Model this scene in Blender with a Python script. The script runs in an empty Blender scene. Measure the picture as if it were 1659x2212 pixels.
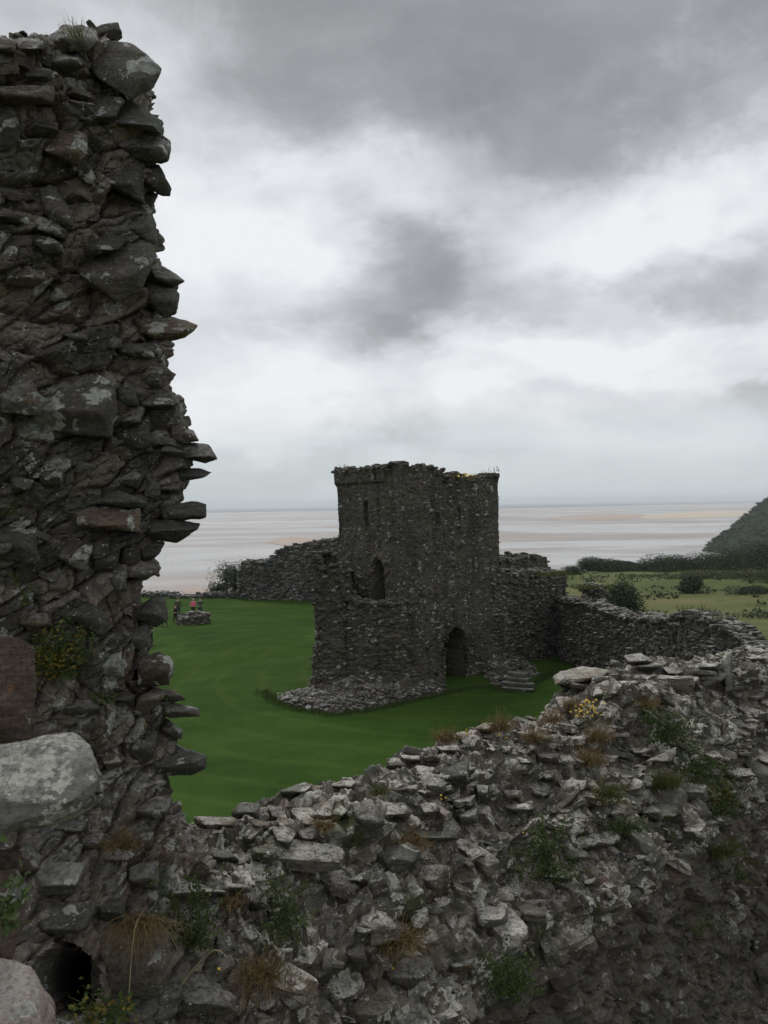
import bpy, bmesh, math, random
import numpy as np
from mathutils import Vector, Matrix, noise as mnoise
R=math.radians
random.seed(7); RNG=np.random.default_rng(7)
scene=bpy.context.scene
COL=scene.collection

# ------------------------------------------------------------------ camera model
F_PX=835.0; CAMZ=10.0
_p=R(0.51); _a=R(0.88)
Fv=np.array([0,math.cos(_p),-math.sin(_p)]); U0=np.array([0,math.sin(_p),math.cos(_p)]); R0=np.array([1.0,0,0])
Rv=R0*math.cos(_a)-U0*math.sin(_a); Uv=R0*math.sin(_a)+U0*math.cos(_a)
CAM=np.array([0,0,CAMZ])
K=768/1659.0
def at(vx,vy,Y):
    """point at world distance Y ahead, seen at (vx,vy) of the 1659x2212 picture"""
    d=Fv+Rv*((vx*K-384)/F_PX)+Uv*((512-vy*K)/F_PX)
    return CAM+d*(Y/d[1])
def proj(P):
    d=np.asarray(P)-CAM
    z=d@Fv
    return np.stack([(384+F_PX*(d@Rv)/z)/K,(512-F_PX*(d@Uv)/z)/K],-1)

# ------------------------------------------------------------------ noise
def _h(ix,iy,iz,seed):
    x=(ix.astype(np.int64)*374761393+iy.astype(np.int64)*668265263+iz.astype(np.int64)*2147483647+seed*1274126177)&0xFFFFFFFF
    x=((x^(x>>13))*1274126177)&0xFFFFFFFF
    x=((x^(x>>16))*2246822519)&0xFFFFFFFF
    return ((x^(x>>15))&0xFFFFFF)/float(0x1000000)
def vnoise(p,seed=0):
    f=np.floor(p); t=p-f; t=t*t*(3-2*t); i=f.astype(np.int64)
    r=0
    for dx in (0,1):
        wx=t[...,0] if dx else 1-t[...,0]
        for dy in (0,1):
            wy=t[...,1] if dy else 1-t[...,1]
            for dz in (0,1):
                wz=t[...,2] if dz else 1-t[...,2]
                r=r+wx*wy*wz*_h(i[...,0]+dx,i[...,1]+dy,i[...,2]+dz,seed)
    return r*2-1
def fbm(p,octv=4,seed=0,gain=.5):
    r=0;a=1
    for o in range(octv):
        r=r+a*vnoise(p*(2.03**o)+o*17.3,seed+o); a*=gain
    return r
def worley(u,v,seed=0):
    """2-D cells: returns randoms (n,4), F1, F2, offset to the cell centre"""
    iu=np.floor(u).astype(np.int64); iv=np.floor(v).astype(np.int64)
    F1=np.full(u.shape,9.0); F2=np.full(u.shape,9.0)
    cu=np.zeros(u.shape); cv=np.zeros(u.shape); bi=np.zeros(u.shape,np.int64); bj=np.zeros(u.shape,np.int64)
    z=np.zeros_like(iu)
    for a in (-1,0,1):
        for b in (-1,0,1):
            x=iu+a; y=iv+b
            px=x+.1+.8*_h(x,y,z,seed); py=y+.1+.8*_h(x,y,z+1,seed)
            d=np.maximum(np.abs(px-u),np.abs(py-v))*.6+np.hypot(px-u,py-v)*.4
            c=d<F1
            F2=np.where(c,F1,np.minimum(F2,d)); F1=np.where(c,d,F1)
            cu=np.where(c,px,cu); cv=np.where(c,py,cv); bi=np.where(c,x,bi); bj=np.where(c,y,bj)
    rs=[_h(bi,bj,z+k+5,seed) for k in range(6)]
    return rs,F1,F2,u-cu,v-cv

# ------------------------------------------------------------------ mesh buffer
class Buf:
    def __init__(s): s.v=[];s.f=[];s.t=[];s.n=0
    def add(s,v,f,t=None):
        """f: list of (k,m) int arrays or one array"""
        v=np.asarray(v,float).reshape(-1,3)
        if not isinstance(f,list): f=[f]
        for a in f:
            a=np.asarray(a,np.int64)
            if a.size: s.f.append(a+s.n)
        if t is None: t=(.5,.5,0.,1.)
        t=np.asarray(t,float)
        if t.ndim==1: t=np.tile(t,(len(v),1))
        s.v.append(v); s.t.append(t); s.n+=len(v)
    def build(s,name,mat,parent=None,smooth=False,origin=None):
        V=np.concatenate(s.v); T=np.concatenate(s.t)
        if origin is None: origin=np.zeros(3)
        V=V-np.asarray(origin)
        me=bpy.data.meshes.new(name)
        me.vertices.add(len(V)); me.vertices.foreach_set('co',V.ravel())
        nl=sum(a.size for a in s.f); me.loops.add(nl)
        li=np.concatenate([a.ravel() for a in s.f]); me.loops.foreach_set('vertex_index',li)
        tot=np.concatenate([np.full(len(a),a.shape[1]) for a in s.f]); st=np.concatenate([[0],np.cumsum(tot)[:-1]])
        me.polygons.add(len(tot)); me.polygons.foreach_set('loop_start',st); me.polygons.foreach_set('loop_total',tot)
        me.polygons.foreach_set('use_smooth',np.full(len(tot),bool(smooth)))
        at_=me.attributes.new('tint','FLOAT_COLOR','POINT'); at_.data.foreach_set('color',T.ravel())
        me.update(calc_edges=True); me.validate()
        me.materials.append(mat)
        o=bpy.data.objects.new(name,me); COL.objects.link(o)
        if parent is not None: o.parent=parent
        return o
def tag(o,label=None,cat=None,group=None,kind=None):
    if label: o['label']=label
    if cat: o['category']=cat
    if group: o['group']=group
    if kind: o['kind']=kind
    return o
def empty(name,loc=(0,0,0)):
    o=bpy.data.objects.new(name,None); o.location=loc; COL.objects.link(o); o.empty_display_size=.2
    return o
def tube(pts,rad,seg=6):
    pts=[Vector(p) for p in pts]; V=[];n=len(pts)
    if not hasattr(rad,'__len__'): rad=[rad]*n
    for i,p in enumerate(pts):
        d=(pts[min(i+1,n-1)]-pts[max(i-1,0)]).normalized()
        a=d.orthogonal().normalized(); b=d.cross(a)
        for k in range(seg):
            w=2*math.pi*k/seg; V.append(p+(a*math.cos(w)+b*math.sin(w))*rad[i])
    F=[]
    for i in range(n-1):
        for k in range(seg):
            F.append((i*seg+k,i*seg+(k+1)%seg,(i+1)*seg+(k+1)%seg,(i+1)*seg+k))
    return np.array(V),np.array(F)

# ------------------------------------------------------------------ materials
class NT:
    def __init__(s,m):
        m.use_nodes=True; s.t=m.node_tree; s.t.nodes.clear()
    def n(s,ty,**kw):
        x=s.t.nodes.new(ty)
        for k,v in kw.items():
            if k.startswith('i_'): 
                key=k[2:]; x.inputs[int(key) if key.isdigit() else key.replace('_',' ')].default_value=v
            else: setattr(x,k,v)
        return x
    def l(s,a,b): s.t.links.new(a,b)
    def math(s,op,a,b=None,c=None,clamp=False):
        x=s.n('ShaderNodeMath',operation=op,use_clamp=clamp)
        for i,v in enumerate((a,b,c)):
            if v is None: continue
            if isinstance(v,(int,float)): x.inputs[i].default_value=v
            else: s.l(v,x.inputs[i])
        return x.outputs[0]
    def noise(s,vec,scale,detail=4,rough=.55,dist=0):
        x=s.n('ShaderNodeTexNoise'); x.inputs['Scale'].default_value=scale; x.inputs['Detail'].default_value=detail
        x.inputs['Roughness'].default_value=rough; x.inputs['Distortion'].default_value=dist
        s.l(vec,x.inputs['Vector']); return x.outputs['Fac']
    def mapping(s,vec,scale=(1,1,1),loc=(0,0,0)):
        x=s.n('ShaderNodeMapping'); x.inputs['Scale'].default_value=scale; x.inputs['Location'].default_value=loc
        s.l(vec,x.inputs['Vector']); return x.outputs[0]
    def ramp(s,fac,stops,interp='LINEAR'):
        x=s.n('ShaderNodeValToRGB'); e=x.color_ramp.elements; x.color_ramp.interpolation=interp
        while len(e)<len(stops): e.new(.5)
        for q,(p,c) in zip(e,stops):
            q.position=p; q.color=(*c,1) if len(c)==3 else c
        s.l(fac,x.inputs[0]); return x.outputs[0]
    def mr(s,fac,a,b,c=0,d=1,smooth=True):
        x=s.n('ShaderNodeMapRange',interpolation_type='SMOOTHSTEP' if smooth else 'LINEAR'); 
        for i,v in zip((1,2,3,4),(a,b,c,d)): x.inputs[i].default_value=v
        s.l(fac,x.inputs[0]); return x.outputs[0]
    def mix(s,fac,a,b,mode='MIX'):
        x=s.n('ShaderNodeMix',data_type='RGBA',blend_type=mode)
        for i,v in ((0,fac),(6,a),(7,b)):
            if isinstance(v,(int,float)): x.inputs[i].default_value=v
            elif isinstance(v,tuple): x.inputs[i].default_value=(*v,1)
            else: s.l(v,x.inputs[i])
        return x.outputs[2]
def stone_mat(name,dark=(.05,.048,.046),light=(.16,.15,.14),mortar=(.20,.165,.14),sc=1.0,lichen=.5,white=(.50,.51,.47),
              orange=.5,spots=.5,bump=.85,bd=.018,moss=.0,crust=.6,streak=0):
    m=bpy.data.materials.new(name); N=NT(m)
    geo=N.n('ShaderNodeNewGeometry'); pos=geo.outputs['Position']
    at_=N.n('ShaderNodeAttribute',attribute_name='tint'); sep=N.n('ShaderNodeSeparateColor'); N.l(at_.outputs['Color'],sep.inputs[0])
    r,g,b=sep.outputs
    nz=N.n('ShaderNodeSeparateXYZ'); N.l(geo.outputs['Normal'],nz.inputs[0]); nz=nz.outputs[2]
    big=N.noise(pos,1.3*sc,4); mid=N.noise(pos,9*sc,6,.65); fine=N.noise(pos,42*sc,6,.7); grit=N.noise(pos,160*sc,3,.6)
    strat=N.noise(N.mapping(pos,(5*sc,5*sc,55*sc)),1,3,.6,.4)
    fc=N.mr(fine,.30,.70); gc=N.mr(grit,.30,.70); st_=N.mr(strat,.32,.68)
    x=N.math('ADD',N.math('MULTIPLY',r,.42),N.math('MULTIPLY',fc,.30)); x=N.math('ADD',x,N.math('MULTIPLY',st_,.14)); x=N.math('ADD',x,N.math('MULTIPLY',gc,.14))
    base=N.ramp(x,[(.10,tuple(c*.45 for c in dark)),(.42,dark),(.62,tuple((a+c)/2 for a,c in zip(dark,light))),(.92,light)])
    # warm / cool stones
    warm=N.mix(N.mr(g,.72,.95),base,(1.16,.95,.80),'MULTIPLY')
    cool=N.mix(N.mr(g,.35,.05),warm,(.88,1.0,.98),'MULTIPLY')
    # mortar
    mm=N.math('MULTIPLY',b,N.mr(mid,.32,.55))
    mort=N.mix(N.mr(N.math('ADD',N.math('MULTIPLY',fine,.6),N.math('MULTIPLY',grit,.4)),.3,.68),tuple(c*.42 for c in mortar),mortar)
    c=N.mix(mm,cool,mort)
    # soil / moss tint in large patches
    c=N.mix(N.math('MULTIPLY',N.mr(big,.50,.68),.35),c,(.075,.055,.038))
    if moss: c=N.mix(N.math('MULTIPLY',N.mr(N.noise(pos,2.6*sc,5,.65),.52,.68),moss),c,(.045,.06,.018))
    if streak: c=N.mix(N.math('MULTIPLY',N.mr(N.noise(N.mapping(pos,(1.1,1.1,.16)),1,5,.65,.3),.46,.66),streak),c,(.028,.026,.022))
    # orange lichen
    if orange:
        om=N.math('MULTIPLY',N.mr(N.noise(pos,6.5*sc,5,.7,.3),.645,.70),N.mr(grit,.4,.55)); c=N.mix(N.math('MULTIPLY',om,orange),c,(.30,.13,.035))
    # pale crust lichen: blotches with ragged rims
    wv=N.n('ShaderNodeVectorMath',operation='ADD'); nn=N.n('ShaderNodeTexNoise'); nn.inputs['Scale'].default_value=26*sc; nn.inputs['Detail'].default_value=4; N.l(pos,nn.inputs['Vector'])
    sc1=N.n('ShaderNodeVectorMath',operation='SCALE'); N.l(nn.outputs['Color'],sc1.inputs[0]); sc1.inputs['Scale'].default_value=.13/sc
    N.l(pos,wv.inputs[0]); N.l(sc1.outputs[0],wv.inputs[1])
    l1=None
    for scl,rmax,sd in ((9.0*sc,.44,0.),(3.6*sc,.40,7.3)):
        vo=N.n('ShaderNodeTexVoronoi'); vo.inputs['Scale'].default_value=scl; N.l(N.mapping(wv.outputs[0],(1,1,1),(sd,sd,sd)),vo.inputs['Vector']); vd=vo.outputs['Distance']
        vr=N.n('ShaderNodeSeparateColor'); N.l(vo.outputs['Color'],vr.inputs[0])
        p_=N.math('ADD',N.math('MULTIPLY',N.mr(big,.36,.64),lichen*.9),N.math('MULTIPLY',nz,.12)); p_=N.math('ADD',p_,N.math('MULTIPLY',N.math('SUBTRACT',g,.55),.45))
        pres=N.mr(N.math('SUBTRACT',p_,vr.outputs[0]),0,.04)
        rad=N.math('ADD',.14,N.math('MULTIPLY',vr.outputs[1],rmax)); diff=N.math('SUBTRACT',rad,vd)
        lm=N.math('MULTIPLY',N.mr(diff,0,.045),pres)
        ring=N.ramp(N.mr(diff,0,.34),[(0,white),(.30,tuple(w*.9 for w in white)),(.6,tuple(w*.42 for w in white)),(1,tuple(w*.62 for w in white))])
        ring=N.mix(fc,N.mix(1,ring,(.50,.50,.47),'MULTIPLY'),ring)
        c=N.mix(N.math('MULTIPLY',lm,N.mr(grit,.28,.42,.35,.95)),c,ring)
        l1=lm if l1 is None else N.math('MAXIMUM',l1,lm)
    # weathered crust on the upper sides
    crust_=N.math('MULTIPLY',N.mr(N.math('ADD',nz,N.math('MULTIPLY',N.math('SUBTRACT',mid,.5),2.2)),.55,.85),min(1,crust))
    crust_=N.math('MULTIPLY',crust_,N.mr(fine,.36,.52)); 
    crust_=N.math('MULTIPLY',crust_,N.mr(g,.05,.6,.15,1)); crust_=N.math('MULTIPLY',crust_,N.mr(N.noise(pos,2.2*sc,4,.6,.5),.36,.60,.08,1)); crust_=N.math('MULTIPLY',crust_,N.mr(N.noise(pos,17*sc,5,.7),.36,.52,.25,1))
    c=N.mix(crust_,c,tuple(w*.80*k for w,k in zip(white,(1.0,.97,.97))))
    # small white spots
    if spots:
        v2=N.n('ShaderNodeTexVoronoi'); v2.inputs['Scale'].default_value=30*sc; N.l(wv.outputs[0],v2.inputs['Vector'])
        s2=N.n('ShaderNodeSeparateColor'); N.l(v2.outputs['Color'],s2.inputs[0])
        sp=N.math('MULTIPLY',N.math('LESS_THAN',v2.outputs['Distance'],.22),N.math('LESS_THAN',s2.outputs[1],.17*spots*2))
        sp=N.math('MULTIPLY',sp,N.mr(N.noise(pos,3.1*sc,3),.42,.58))
        c=N.mix(N.math('MULTIPLY',sp,.8),c,tuple(min(1,w*1.15) for w in white))
    c=N.mix(N.math('SUBTRACT',1,at_.outputs['Alpha']),c,N.mix(fc,(.24,.235,.21),(.56,.55,.51)))
    bs=N.n('ShaderNodeBsdfPrincipled'); N.l(c,bs.inputs['Base Color']); N.l(N.mr(fine,.3,.7,.78,.95),bs.inputs['Roughness']); bs.inputs['Specular IOR Level'].default_value=.3
    hgt=N.math('ADD',N.math('MULTIPLY',fine,.55),N.math('MULTIPLY',strat,.5)); hgt=N.math('ADD',hgt,N.math('MULTIPLY',grit,.22)); hgt=N.math('ADD',hgt,N.math('MULTIPLY',mid,.5)); hgt=N.math('ADD',hgt,N.math('MULTIPLY',l1,.06))
    bp=N.n('ShaderNodeBump'); bp.inputs['Strength'].default_value=bump; bp.inputs['Distance'].default_value=bd/sc*1.6; N.l(hgt,bp.inputs['Height']); N.l(bp.outputs[0],bs.inputs['Normal'])
    out=N.n('ShaderNodeOutputMaterial'); N.l(bs.outputs[0],out.inputs[0])
    return m
M={}
M['near']=stone_mat('near_stone',dark=(.064,.058,.050),light=(.18,.168,.148),mortar=(.27,.222,.182),lichen=.68,spots=.8,orange=.6,crust=.45)
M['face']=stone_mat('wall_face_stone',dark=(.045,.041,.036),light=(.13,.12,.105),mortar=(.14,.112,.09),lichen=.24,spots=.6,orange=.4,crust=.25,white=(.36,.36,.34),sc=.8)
M['pale']=stone_mat('pale_lichen_stone',dark=(.11,.11,.10),light=(.29,.29,.27),mortar=(.4,.36,.32),lichen=.95,spots=.4,orange=.45,sc=1.6,crust=.7,white=(.56,.57,.50))
M['pink']=stone_mat('pink_mortar_rock',dark=(.17,.135,.11),light=(.38,.32,.28),mortar=(.4,.34,.3),lichen=.5,spots=.2,orange=.9,sc=2)
M['brown']=stone_mat('brown_rock',dark=(.065,.048,.038),light=(.17,.13,.105),mortar=(.38,.3,.25),lichen=.32,spots=.3,orange=1,sc=1.6,crust=.3)
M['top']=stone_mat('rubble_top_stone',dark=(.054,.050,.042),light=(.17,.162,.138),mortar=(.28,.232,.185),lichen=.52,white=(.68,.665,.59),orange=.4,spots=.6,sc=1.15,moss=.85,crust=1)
M['tower']=stone_mat('tower_stone',dark=(.052,.048,.039),light=(.15,.14,.118),mortar=(.12,.104,.08),lichen=.22,orange=.2,spots=0,sc=.7,bump=.5,bd=.02,moss=.4,crust=.12,streak=.6)
M['curtain']=stone_mat('curtain_wall_stone',dark=(.050,.048,.041),light=(.15,.14,.12),mortar=(.17,.15,.125),lichen=.26,orange=.1,spots=0,sc=.7,bump=.5,bd=.02,moss=.3,crust=.6,streak=.4)
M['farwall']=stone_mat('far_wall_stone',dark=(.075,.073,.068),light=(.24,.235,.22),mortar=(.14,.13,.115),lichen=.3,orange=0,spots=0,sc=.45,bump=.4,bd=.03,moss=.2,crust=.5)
M['rubble']=stone_mat('footing_stone',dark=(.045,.041,.036),light=(.17,.155,.135),mortar=(.19,.15,.12),lichen=.42,orange=.2,spots=0,sc=.8,bump=.5,bd=.02,crust=.8)

def leaf_mat(name,c1,c2,scale=3.0,tr=.25):
    m=bpy.data.materials.new(name); N=NT(m); geo=N.n('ShaderNodeNewGeometry')
    at_=N.n('ShaderNodeAttribute',attribute_name='tint'); sep=N.n('ShaderNodeSeparateColor'); N.l(at_.outputs['Color'],sep.inputs[0])
    x=N.math('ADD',N.math('MULTIPLY',sep.outputs[0],.6),N.math('MULTIPLY',N.noise(geo.outputs['Position'],scale,3),.5))
    c=N.ramp(x,[(.25,c1),(.85,c2)])
    bs=N.n('ShaderNodeBsdfPrincipled'); N.l(c,bs.inputs['Base Color']); bs.inputs['Roughness'].default_value=.65; bs.inputs['Specular IOR Level'].default_value=.25
    t=N.n('ShaderNodeBsdfTranslucent'); N.l(c,t.inputs[0]); mx=N.n('ShaderNodeMixShader'); mx.inputs[0].default_value=tr
    N.l(bs.outputs[0],mx.inputs[1]); N.l(t.outputs[0],mx.inputs[2]); out=N.n('ShaderNodeOutputMaterial'); N.l(mx.outputs[0],out.inputs[0]); return m
def plain(name,c,rough=.8,var=.25,scale=8):
    m=bpy.data.materials.new(name); N=NT(m); geo=N.n('ShaderNodeNewGeometry')
    n=N.noise(geo.outputs['Position'],scale,4); col=N.ramp(n,[(.3,tuple(k*(1-var) for k in c)),(.7,tuple(k*(1+var) for k in c))])
    bs=N.n('ShaderNodeBsdfPrincipled'); N.l(col,bs.inputs['Base Color']); bs.inputs['Roughness'].default_value=rough
    out=N.n('ShaderNodeOutputMaterial'); N.l(bs.outputs[0],out.inputs[0]); return m
M['leaf']=leaf_mat('wall_weed_leaf',(.022,.042,.012),(.075,.115,.026),20)
M['leafy']=leaf_mat('yellowing_leaf',(.12,.10,.02),(.22,.17,.03),20)
M['shrub']=leaf_mat('shrub_leaf',(.020,.034,.016),(.058,.082,.036),.8)
M['shrub2']=leaf_mat('hedge_leaf',(.026,.042,.018),(.075,.10,.042),.5)
M['bramble']=leaf_mat('bramble_leaf',(.045,.055,.022),(.11,.115,.05),.5)
M['dry']=leaf_mat('dry_grass_blade',(.10,.065,.028),(.26,.19,.085),20)
M['greengrass']=leaf_mat('green_grass_blade',(.05,.06,.018),(.13,.14,.04),20)
M['straw']=plain('straw_stem',(.34,.27,.15))
M['drystem']=plain('weathered_stalk',(.13,.11,.08)); M['yellow']=plain('yellow_petal',(.62,.42,.02),.6,.15)
M['bark']=plain('bark',(.05,.04,.032))

# ------------------------------------------------------------------ stones
def finish_stone(bm,tl,seed,rough=.012,iters=4,strata=.5,smooth=.45):
    """triangulate, refine to edge length tl, soften the arrises a little, roughen"""
    bmesh.ops.triangulate(bm,faces=bm.faces)
    for _ in range(iters):
        es=[e for e in bm.edges if e.calc_length()>tl*1.5]
        if not es: break
        bmesh.ops.subdivide_edges(bm,edges=es,cuts=1); bmesh.ops.triangulate(bm,faces=[f for f in bm.faces if len(f.verts)>3])
    for _ in range(1): bmesh.ops.smooth_vert(bm,verts=bm.verts,factor=smooth,use_axis_x=True,use_axis_y=True,use_axis_z=True)
    bmesh.ops.recalc_face_normals(bm,faces=bm.faces); bm.normal_update()
    V=np.array([v.co[:] for v in bm.verts]); Nn=np.array([v.normal[:] for v in bm.verts]); F=np.array([[v.index for v in f.verts] for f in bm.faces]) if (bm.verts.index_update() or True) else None
    s=np.max(V.max(0)-V.min(0)); o=seed*3.71
    d=fbm(V/s*3.2+o,5,seed,.55)*rough*s*1.6
    V=V+Nn*d[:,None]
    # bedding planes stepping the sides in and out
    zz=V[:,2]/s*9+vnoise(V/s*2+o,seed+9)*.5
    step=_h(np.floor(zz).astype(np.int64),np.zeros(len(V),np.int64),np.zeros(len(V),np.int64),seed)-.5
    hn=Nn.copy(); hn[:,2]=0
    V=V+hn*(step*rough*s*strata*4)[:,None]
    return V,F
def make_proto(seed,flat=.45,tl=.12,cuts=7,rough=.02):
    rnd=random.Random(seed); bm=bmesh.new(); bmesh.ops.create_cube(bm,size=1)
    for v in bm.verts: v.co=Vector((v.co.x*(1+rnd.uniform(-.1,.1)),v.co.y*(1+rnd.uniform(-.1,.1)),v.co.z*flat*(1+rnd.uniform(-.1,.1))))
    for k in range(cuts):
        n=Vector((rnd.gauss(0,1),rnd.gauss(0,1),rnd.gauss(0,.55))).normalized()
        n2=Vector((n.x,n.y,n.z/flat*.5)).normalized()
        ext=max(v.co.dot(n2) for v in bm.verts)
        co=n2*ext*rnd.uniform(.62,.9)
        r=bmesh.ops.bisect_plane(bm,geom=bm.verts[:]+bm.edges[:]+bm.faces[:],plane_co=co,plane_no=n2,clear_outer=True)
        ed=[e for e in r['geom_cut'] if isinstance(e,bmesh.types.BMEdge)]
        if ed:
            try: bmesh.ops.contextual_create(bm,geom=ed)
            except Exception: pass
    V,F=finish_stone(bm,tl,seed,rough); bm.free()
    return V-V.mean(0),F
PROTO=[make_proto(i,random.uniform(.22,.6),.10,7,.024) for i in range(30)]
PROTO_LO=[make_proto(100+i,random.uniform(.35,.7),.5,5,.02) for i in range(16)]

def scatter(buf,P,Nn,n,smin,smax,protos,keep=None,power=2.2,sink=.25,mortar=0,tilt=.25,aspect=(1.0,1.7),tintr=(0,1),align=.35,sep=.55,density=None,alpha=1.):
    """rubble stones bedded into a sheet; big ones first, no two in the same place"""
    nu,nv=P.shape[:2]; cellsz=smax; grid={}
    sizes=np.sort(smin*(smax/smin)**(RNG.random(n)**power))[::-1]
    area=np.linalg.norm(np.cross(P[1:,:-1]-P[:-1,:-1],P[:-1,1:]-P[:-1,:-1]),axis=2)
    if density is not None: area=area*density[:-1,:-1]
    pr=area.ravel()/area.sum(); idx=RNG.choice(area.size,n*2,p=pr)
    k=0
    for s in sizes:
        for _t in range(2):
            if k>=len(idx): return
            i,j=divmod(int(idx[k]),nv-1); k+=1
            p=P[i,j]
            if keep is not None and not keep(p): continue
            key=tuple(np.floor(p/cellsz).astype(int)); ok=True
            for a in (-1,0,1):
                for b in (-1,0,1):
                    for c in (-1,0,1):
                        for q,qs in grid.get((key[0]+a,key[1]+b,key[2]+c),()):
                            if (q[0]-p[0])**2+(q[1]-p[1])**2+((q[2]-p[2])*1.4)**2<((qs+s)*.5*sep)**2: ok=False;break
                        if not ok:break
                    if not ok:break
                if not ok:break
            if not ok: continue
            grid.setdefault(key,[]).append((p,s))
            V,F=protos[RNG.integers(len(protos))]
            nrm=Nn[i,j]
            up=Vector((0,0,1)).lerp(Vector(nrm),align*RNG.random()); up=(up+Vector(RNG.normal(0,tilt,3))).normalized()
            q=Vector((0,0,1)).rotation_difference(up).to_matrix()@Matrix.Rotation(RNG.random()*6.283,3,'Z')
            sc=np.array([s*RNG.uniform(*aspect),s*RNG.uniform(.7,1.1),s*RNG.uniform(.75,1.25)])
            W=(V*sc)@np.array(q).T+p+nrm*(s*(.12-sink*RNG.random()))
            buf.add(W,F,(tintr[0]+(tintr[1]-tintr[0])*RNG.random(),RNG.random(),mortar*RNG.random(),alpha if alpha<1 and RNG.random()<.7 else 1))
            break

def sheet(buf,P,cell=(.3,.13),amp=.04,tilt=.5,crev=.6,mortar_p=.3,rough=.02,lump=.06,seed=1,extra=None,size=None,flip=False,detail=3.,fine=.35,warp=.25):
    """a grid of points turned into rough stonework: cells tilt, stand proud or sink"""
    du=np.gradient(P,axis=0); dv=np.gradient(P,axis=1)
    Nn=np.cross(du,dv); Nn/=np.maximum(np.linalg.norm(Nn,axis=2,keepdims=True),1e-9)
    if flip: Nn=-Nn
    U=np.cumsum(np.linalg.norm(du,axis=2),axis=0).mean(1)[:,None]+np.zeros(P.shape[:2])
    V=np.cumsum(np.linalg.norm(dv,axis=2),axis=1)
    if size is not None: U,V=size(P,U,V)
    wp=fbm(P*1.5/cell[0]*.3,3,seed+3)*warp
    rs,F1,F2,ru,rv=worley(U/cell[0]+wp,V/cell[1]+wp*.6+fbm(P*2.,2,seed+8)*.3,seed)
    e=np.clip((F2-F1)/.28,0,1)
    h=(rs[0]-.35)*amp+((rs[1]-.5)*ru+(rs[2]-.5)*rv)*amp*2*tilt
    h-= (1-e)**2*amp*crev
    rs2,G1,G2,su,sv=worley(U/cell[0]*2.6+wp,V/cell[1]*2.3+wp,seed+31)
    e2=np.clip((G2-G1)/.3,0,1)
    h+=((rs2[0]-.5)*.6-(1-e2)**2*.5)*amp*fine
    mort=(rs[3]<mortar_p).astype(float)
    mt=np.clip(mort+(1-e)*.9,0,1)
    h-=mort*amp*.5
    h+=fbm(P/cell[0]*detail,4,seed+5,.6)*rough
    h+=fbm(P*.9,3,seed+6)*lump
    if extra is not None: h=h+extra(P,U,V)
    Q=P+Nn*h[...,None]
    nu,nv=P.shape[:2]
    ii=np.arange(nu*nv).reshape(nu,nv)
    F=np.stack([ii[:-1,:-1],ii[1:,:-1],ii[1:,1:],ii[:-1,1:]],-1).reshape(-1,4)
    if flip: F=F[:,::-1]
    T=np.stack([np.clip(rs[4]*.75+rs2[4]*.25,0,1),rs[5],mt,np.ones_like(mt)],-1).reshape(-1,4)
    buf.add(Q.reshape(-1,3),F,T)
    return Q,Nn

def resample(pts,step):
    pts=np.asarray(pts,float); seg=np.linalg.norm(np.diff(pts,axis=0),axis=1); L=np.concatenate([[0],np.cumsum(seg)])
    if callable(step):
        s=[0]
        while s[-1]<L[-1]: s.append(s[-1]+step(s[-1]))
        s=np.array(s[:-1]+[L[-1]])
    else: s=np.linspace(0,L[-1],max(2,int(L[-1]/step)+1))
    return np.stack([np.interp(s,L,pts[:,k]) for k in range(pts.shape[1])],-1),s

def traced(poly,depth,seed,tf=.08,tb=.3,lean=.5,res=.014,rough=.013,jit=.15):
    """one stone from its outline: real thickness before and behind, an arris across the front so it has a top and an underside"""
    rnd=random.Random(seed); pl=np.array(poly,float); c=(pl.max(0)+pl.min(0))/2; mpp=K/F_PX*depth
    y0,y1=pl[:,1].max(),pl[:,1].min(); h=(y0-y1)*mpp; w=(pl[:,0].max()-pl[:,0].min())*mpp
    tf=tf*min(1,min(w,h*1.6)/.16); pts=[]
    for q in pl:
        up=(y0-q[1])/(y0-y1)
        pts.append(at(q[0],q[1],depth+lean*h*(up-.35)+rnd.uniform(-.02,.02)))
    # front arris
    xa,xb=pl[:,0].min(),pl[:,0].max()
    ry=rnd.uniform(.22,.5)
    for fx in (.14,.42,.68,.88):
        q=np.array([xa+(xb-xa)*(fx+rnd.uniform(-.05,.05)),y0+(y1-y0)*(ry+rnd.uniform(-.08,.08))]); q=c+(q-c)*.82
        pts.append(at(q[0],q[1],depth-tf*rnd.uniform(.7,1.1)))
    for q in pl:
        q=c+(q-c)*rnd.uniform(.72,.92); pts.append(at(q[0],q[1],depth+tb*rnd.uniform(.7,1.1)))
    bm=bmesh.new()
    for p in pts: bm.verts.new(p)
    r=bmesh.ops.convex_hull(bm,input=bm.verts)
    bmesh.ops.delete(bm,geom=[v for v in bm.verts if not v.link_faces],context='VERTS')
    bmesh.ops.dissolve_limit(bm,angle_limit=R(9),verts=bm.verts,edges=bm.edges)
    V,F=finish_stone(bm,res,seed,rough,6,.35,.4); bm.free()
    return V,F
def stone_part(V,F,mat,parent,r=None,name='stone',g=None,smooth=True):
    b=Buf(); b.add(V,F,(random.random() if r is None else r,random.random() if g is None else g,.0,1)); 
    return b.build(name,mat,parent,smooth=smooth)

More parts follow.
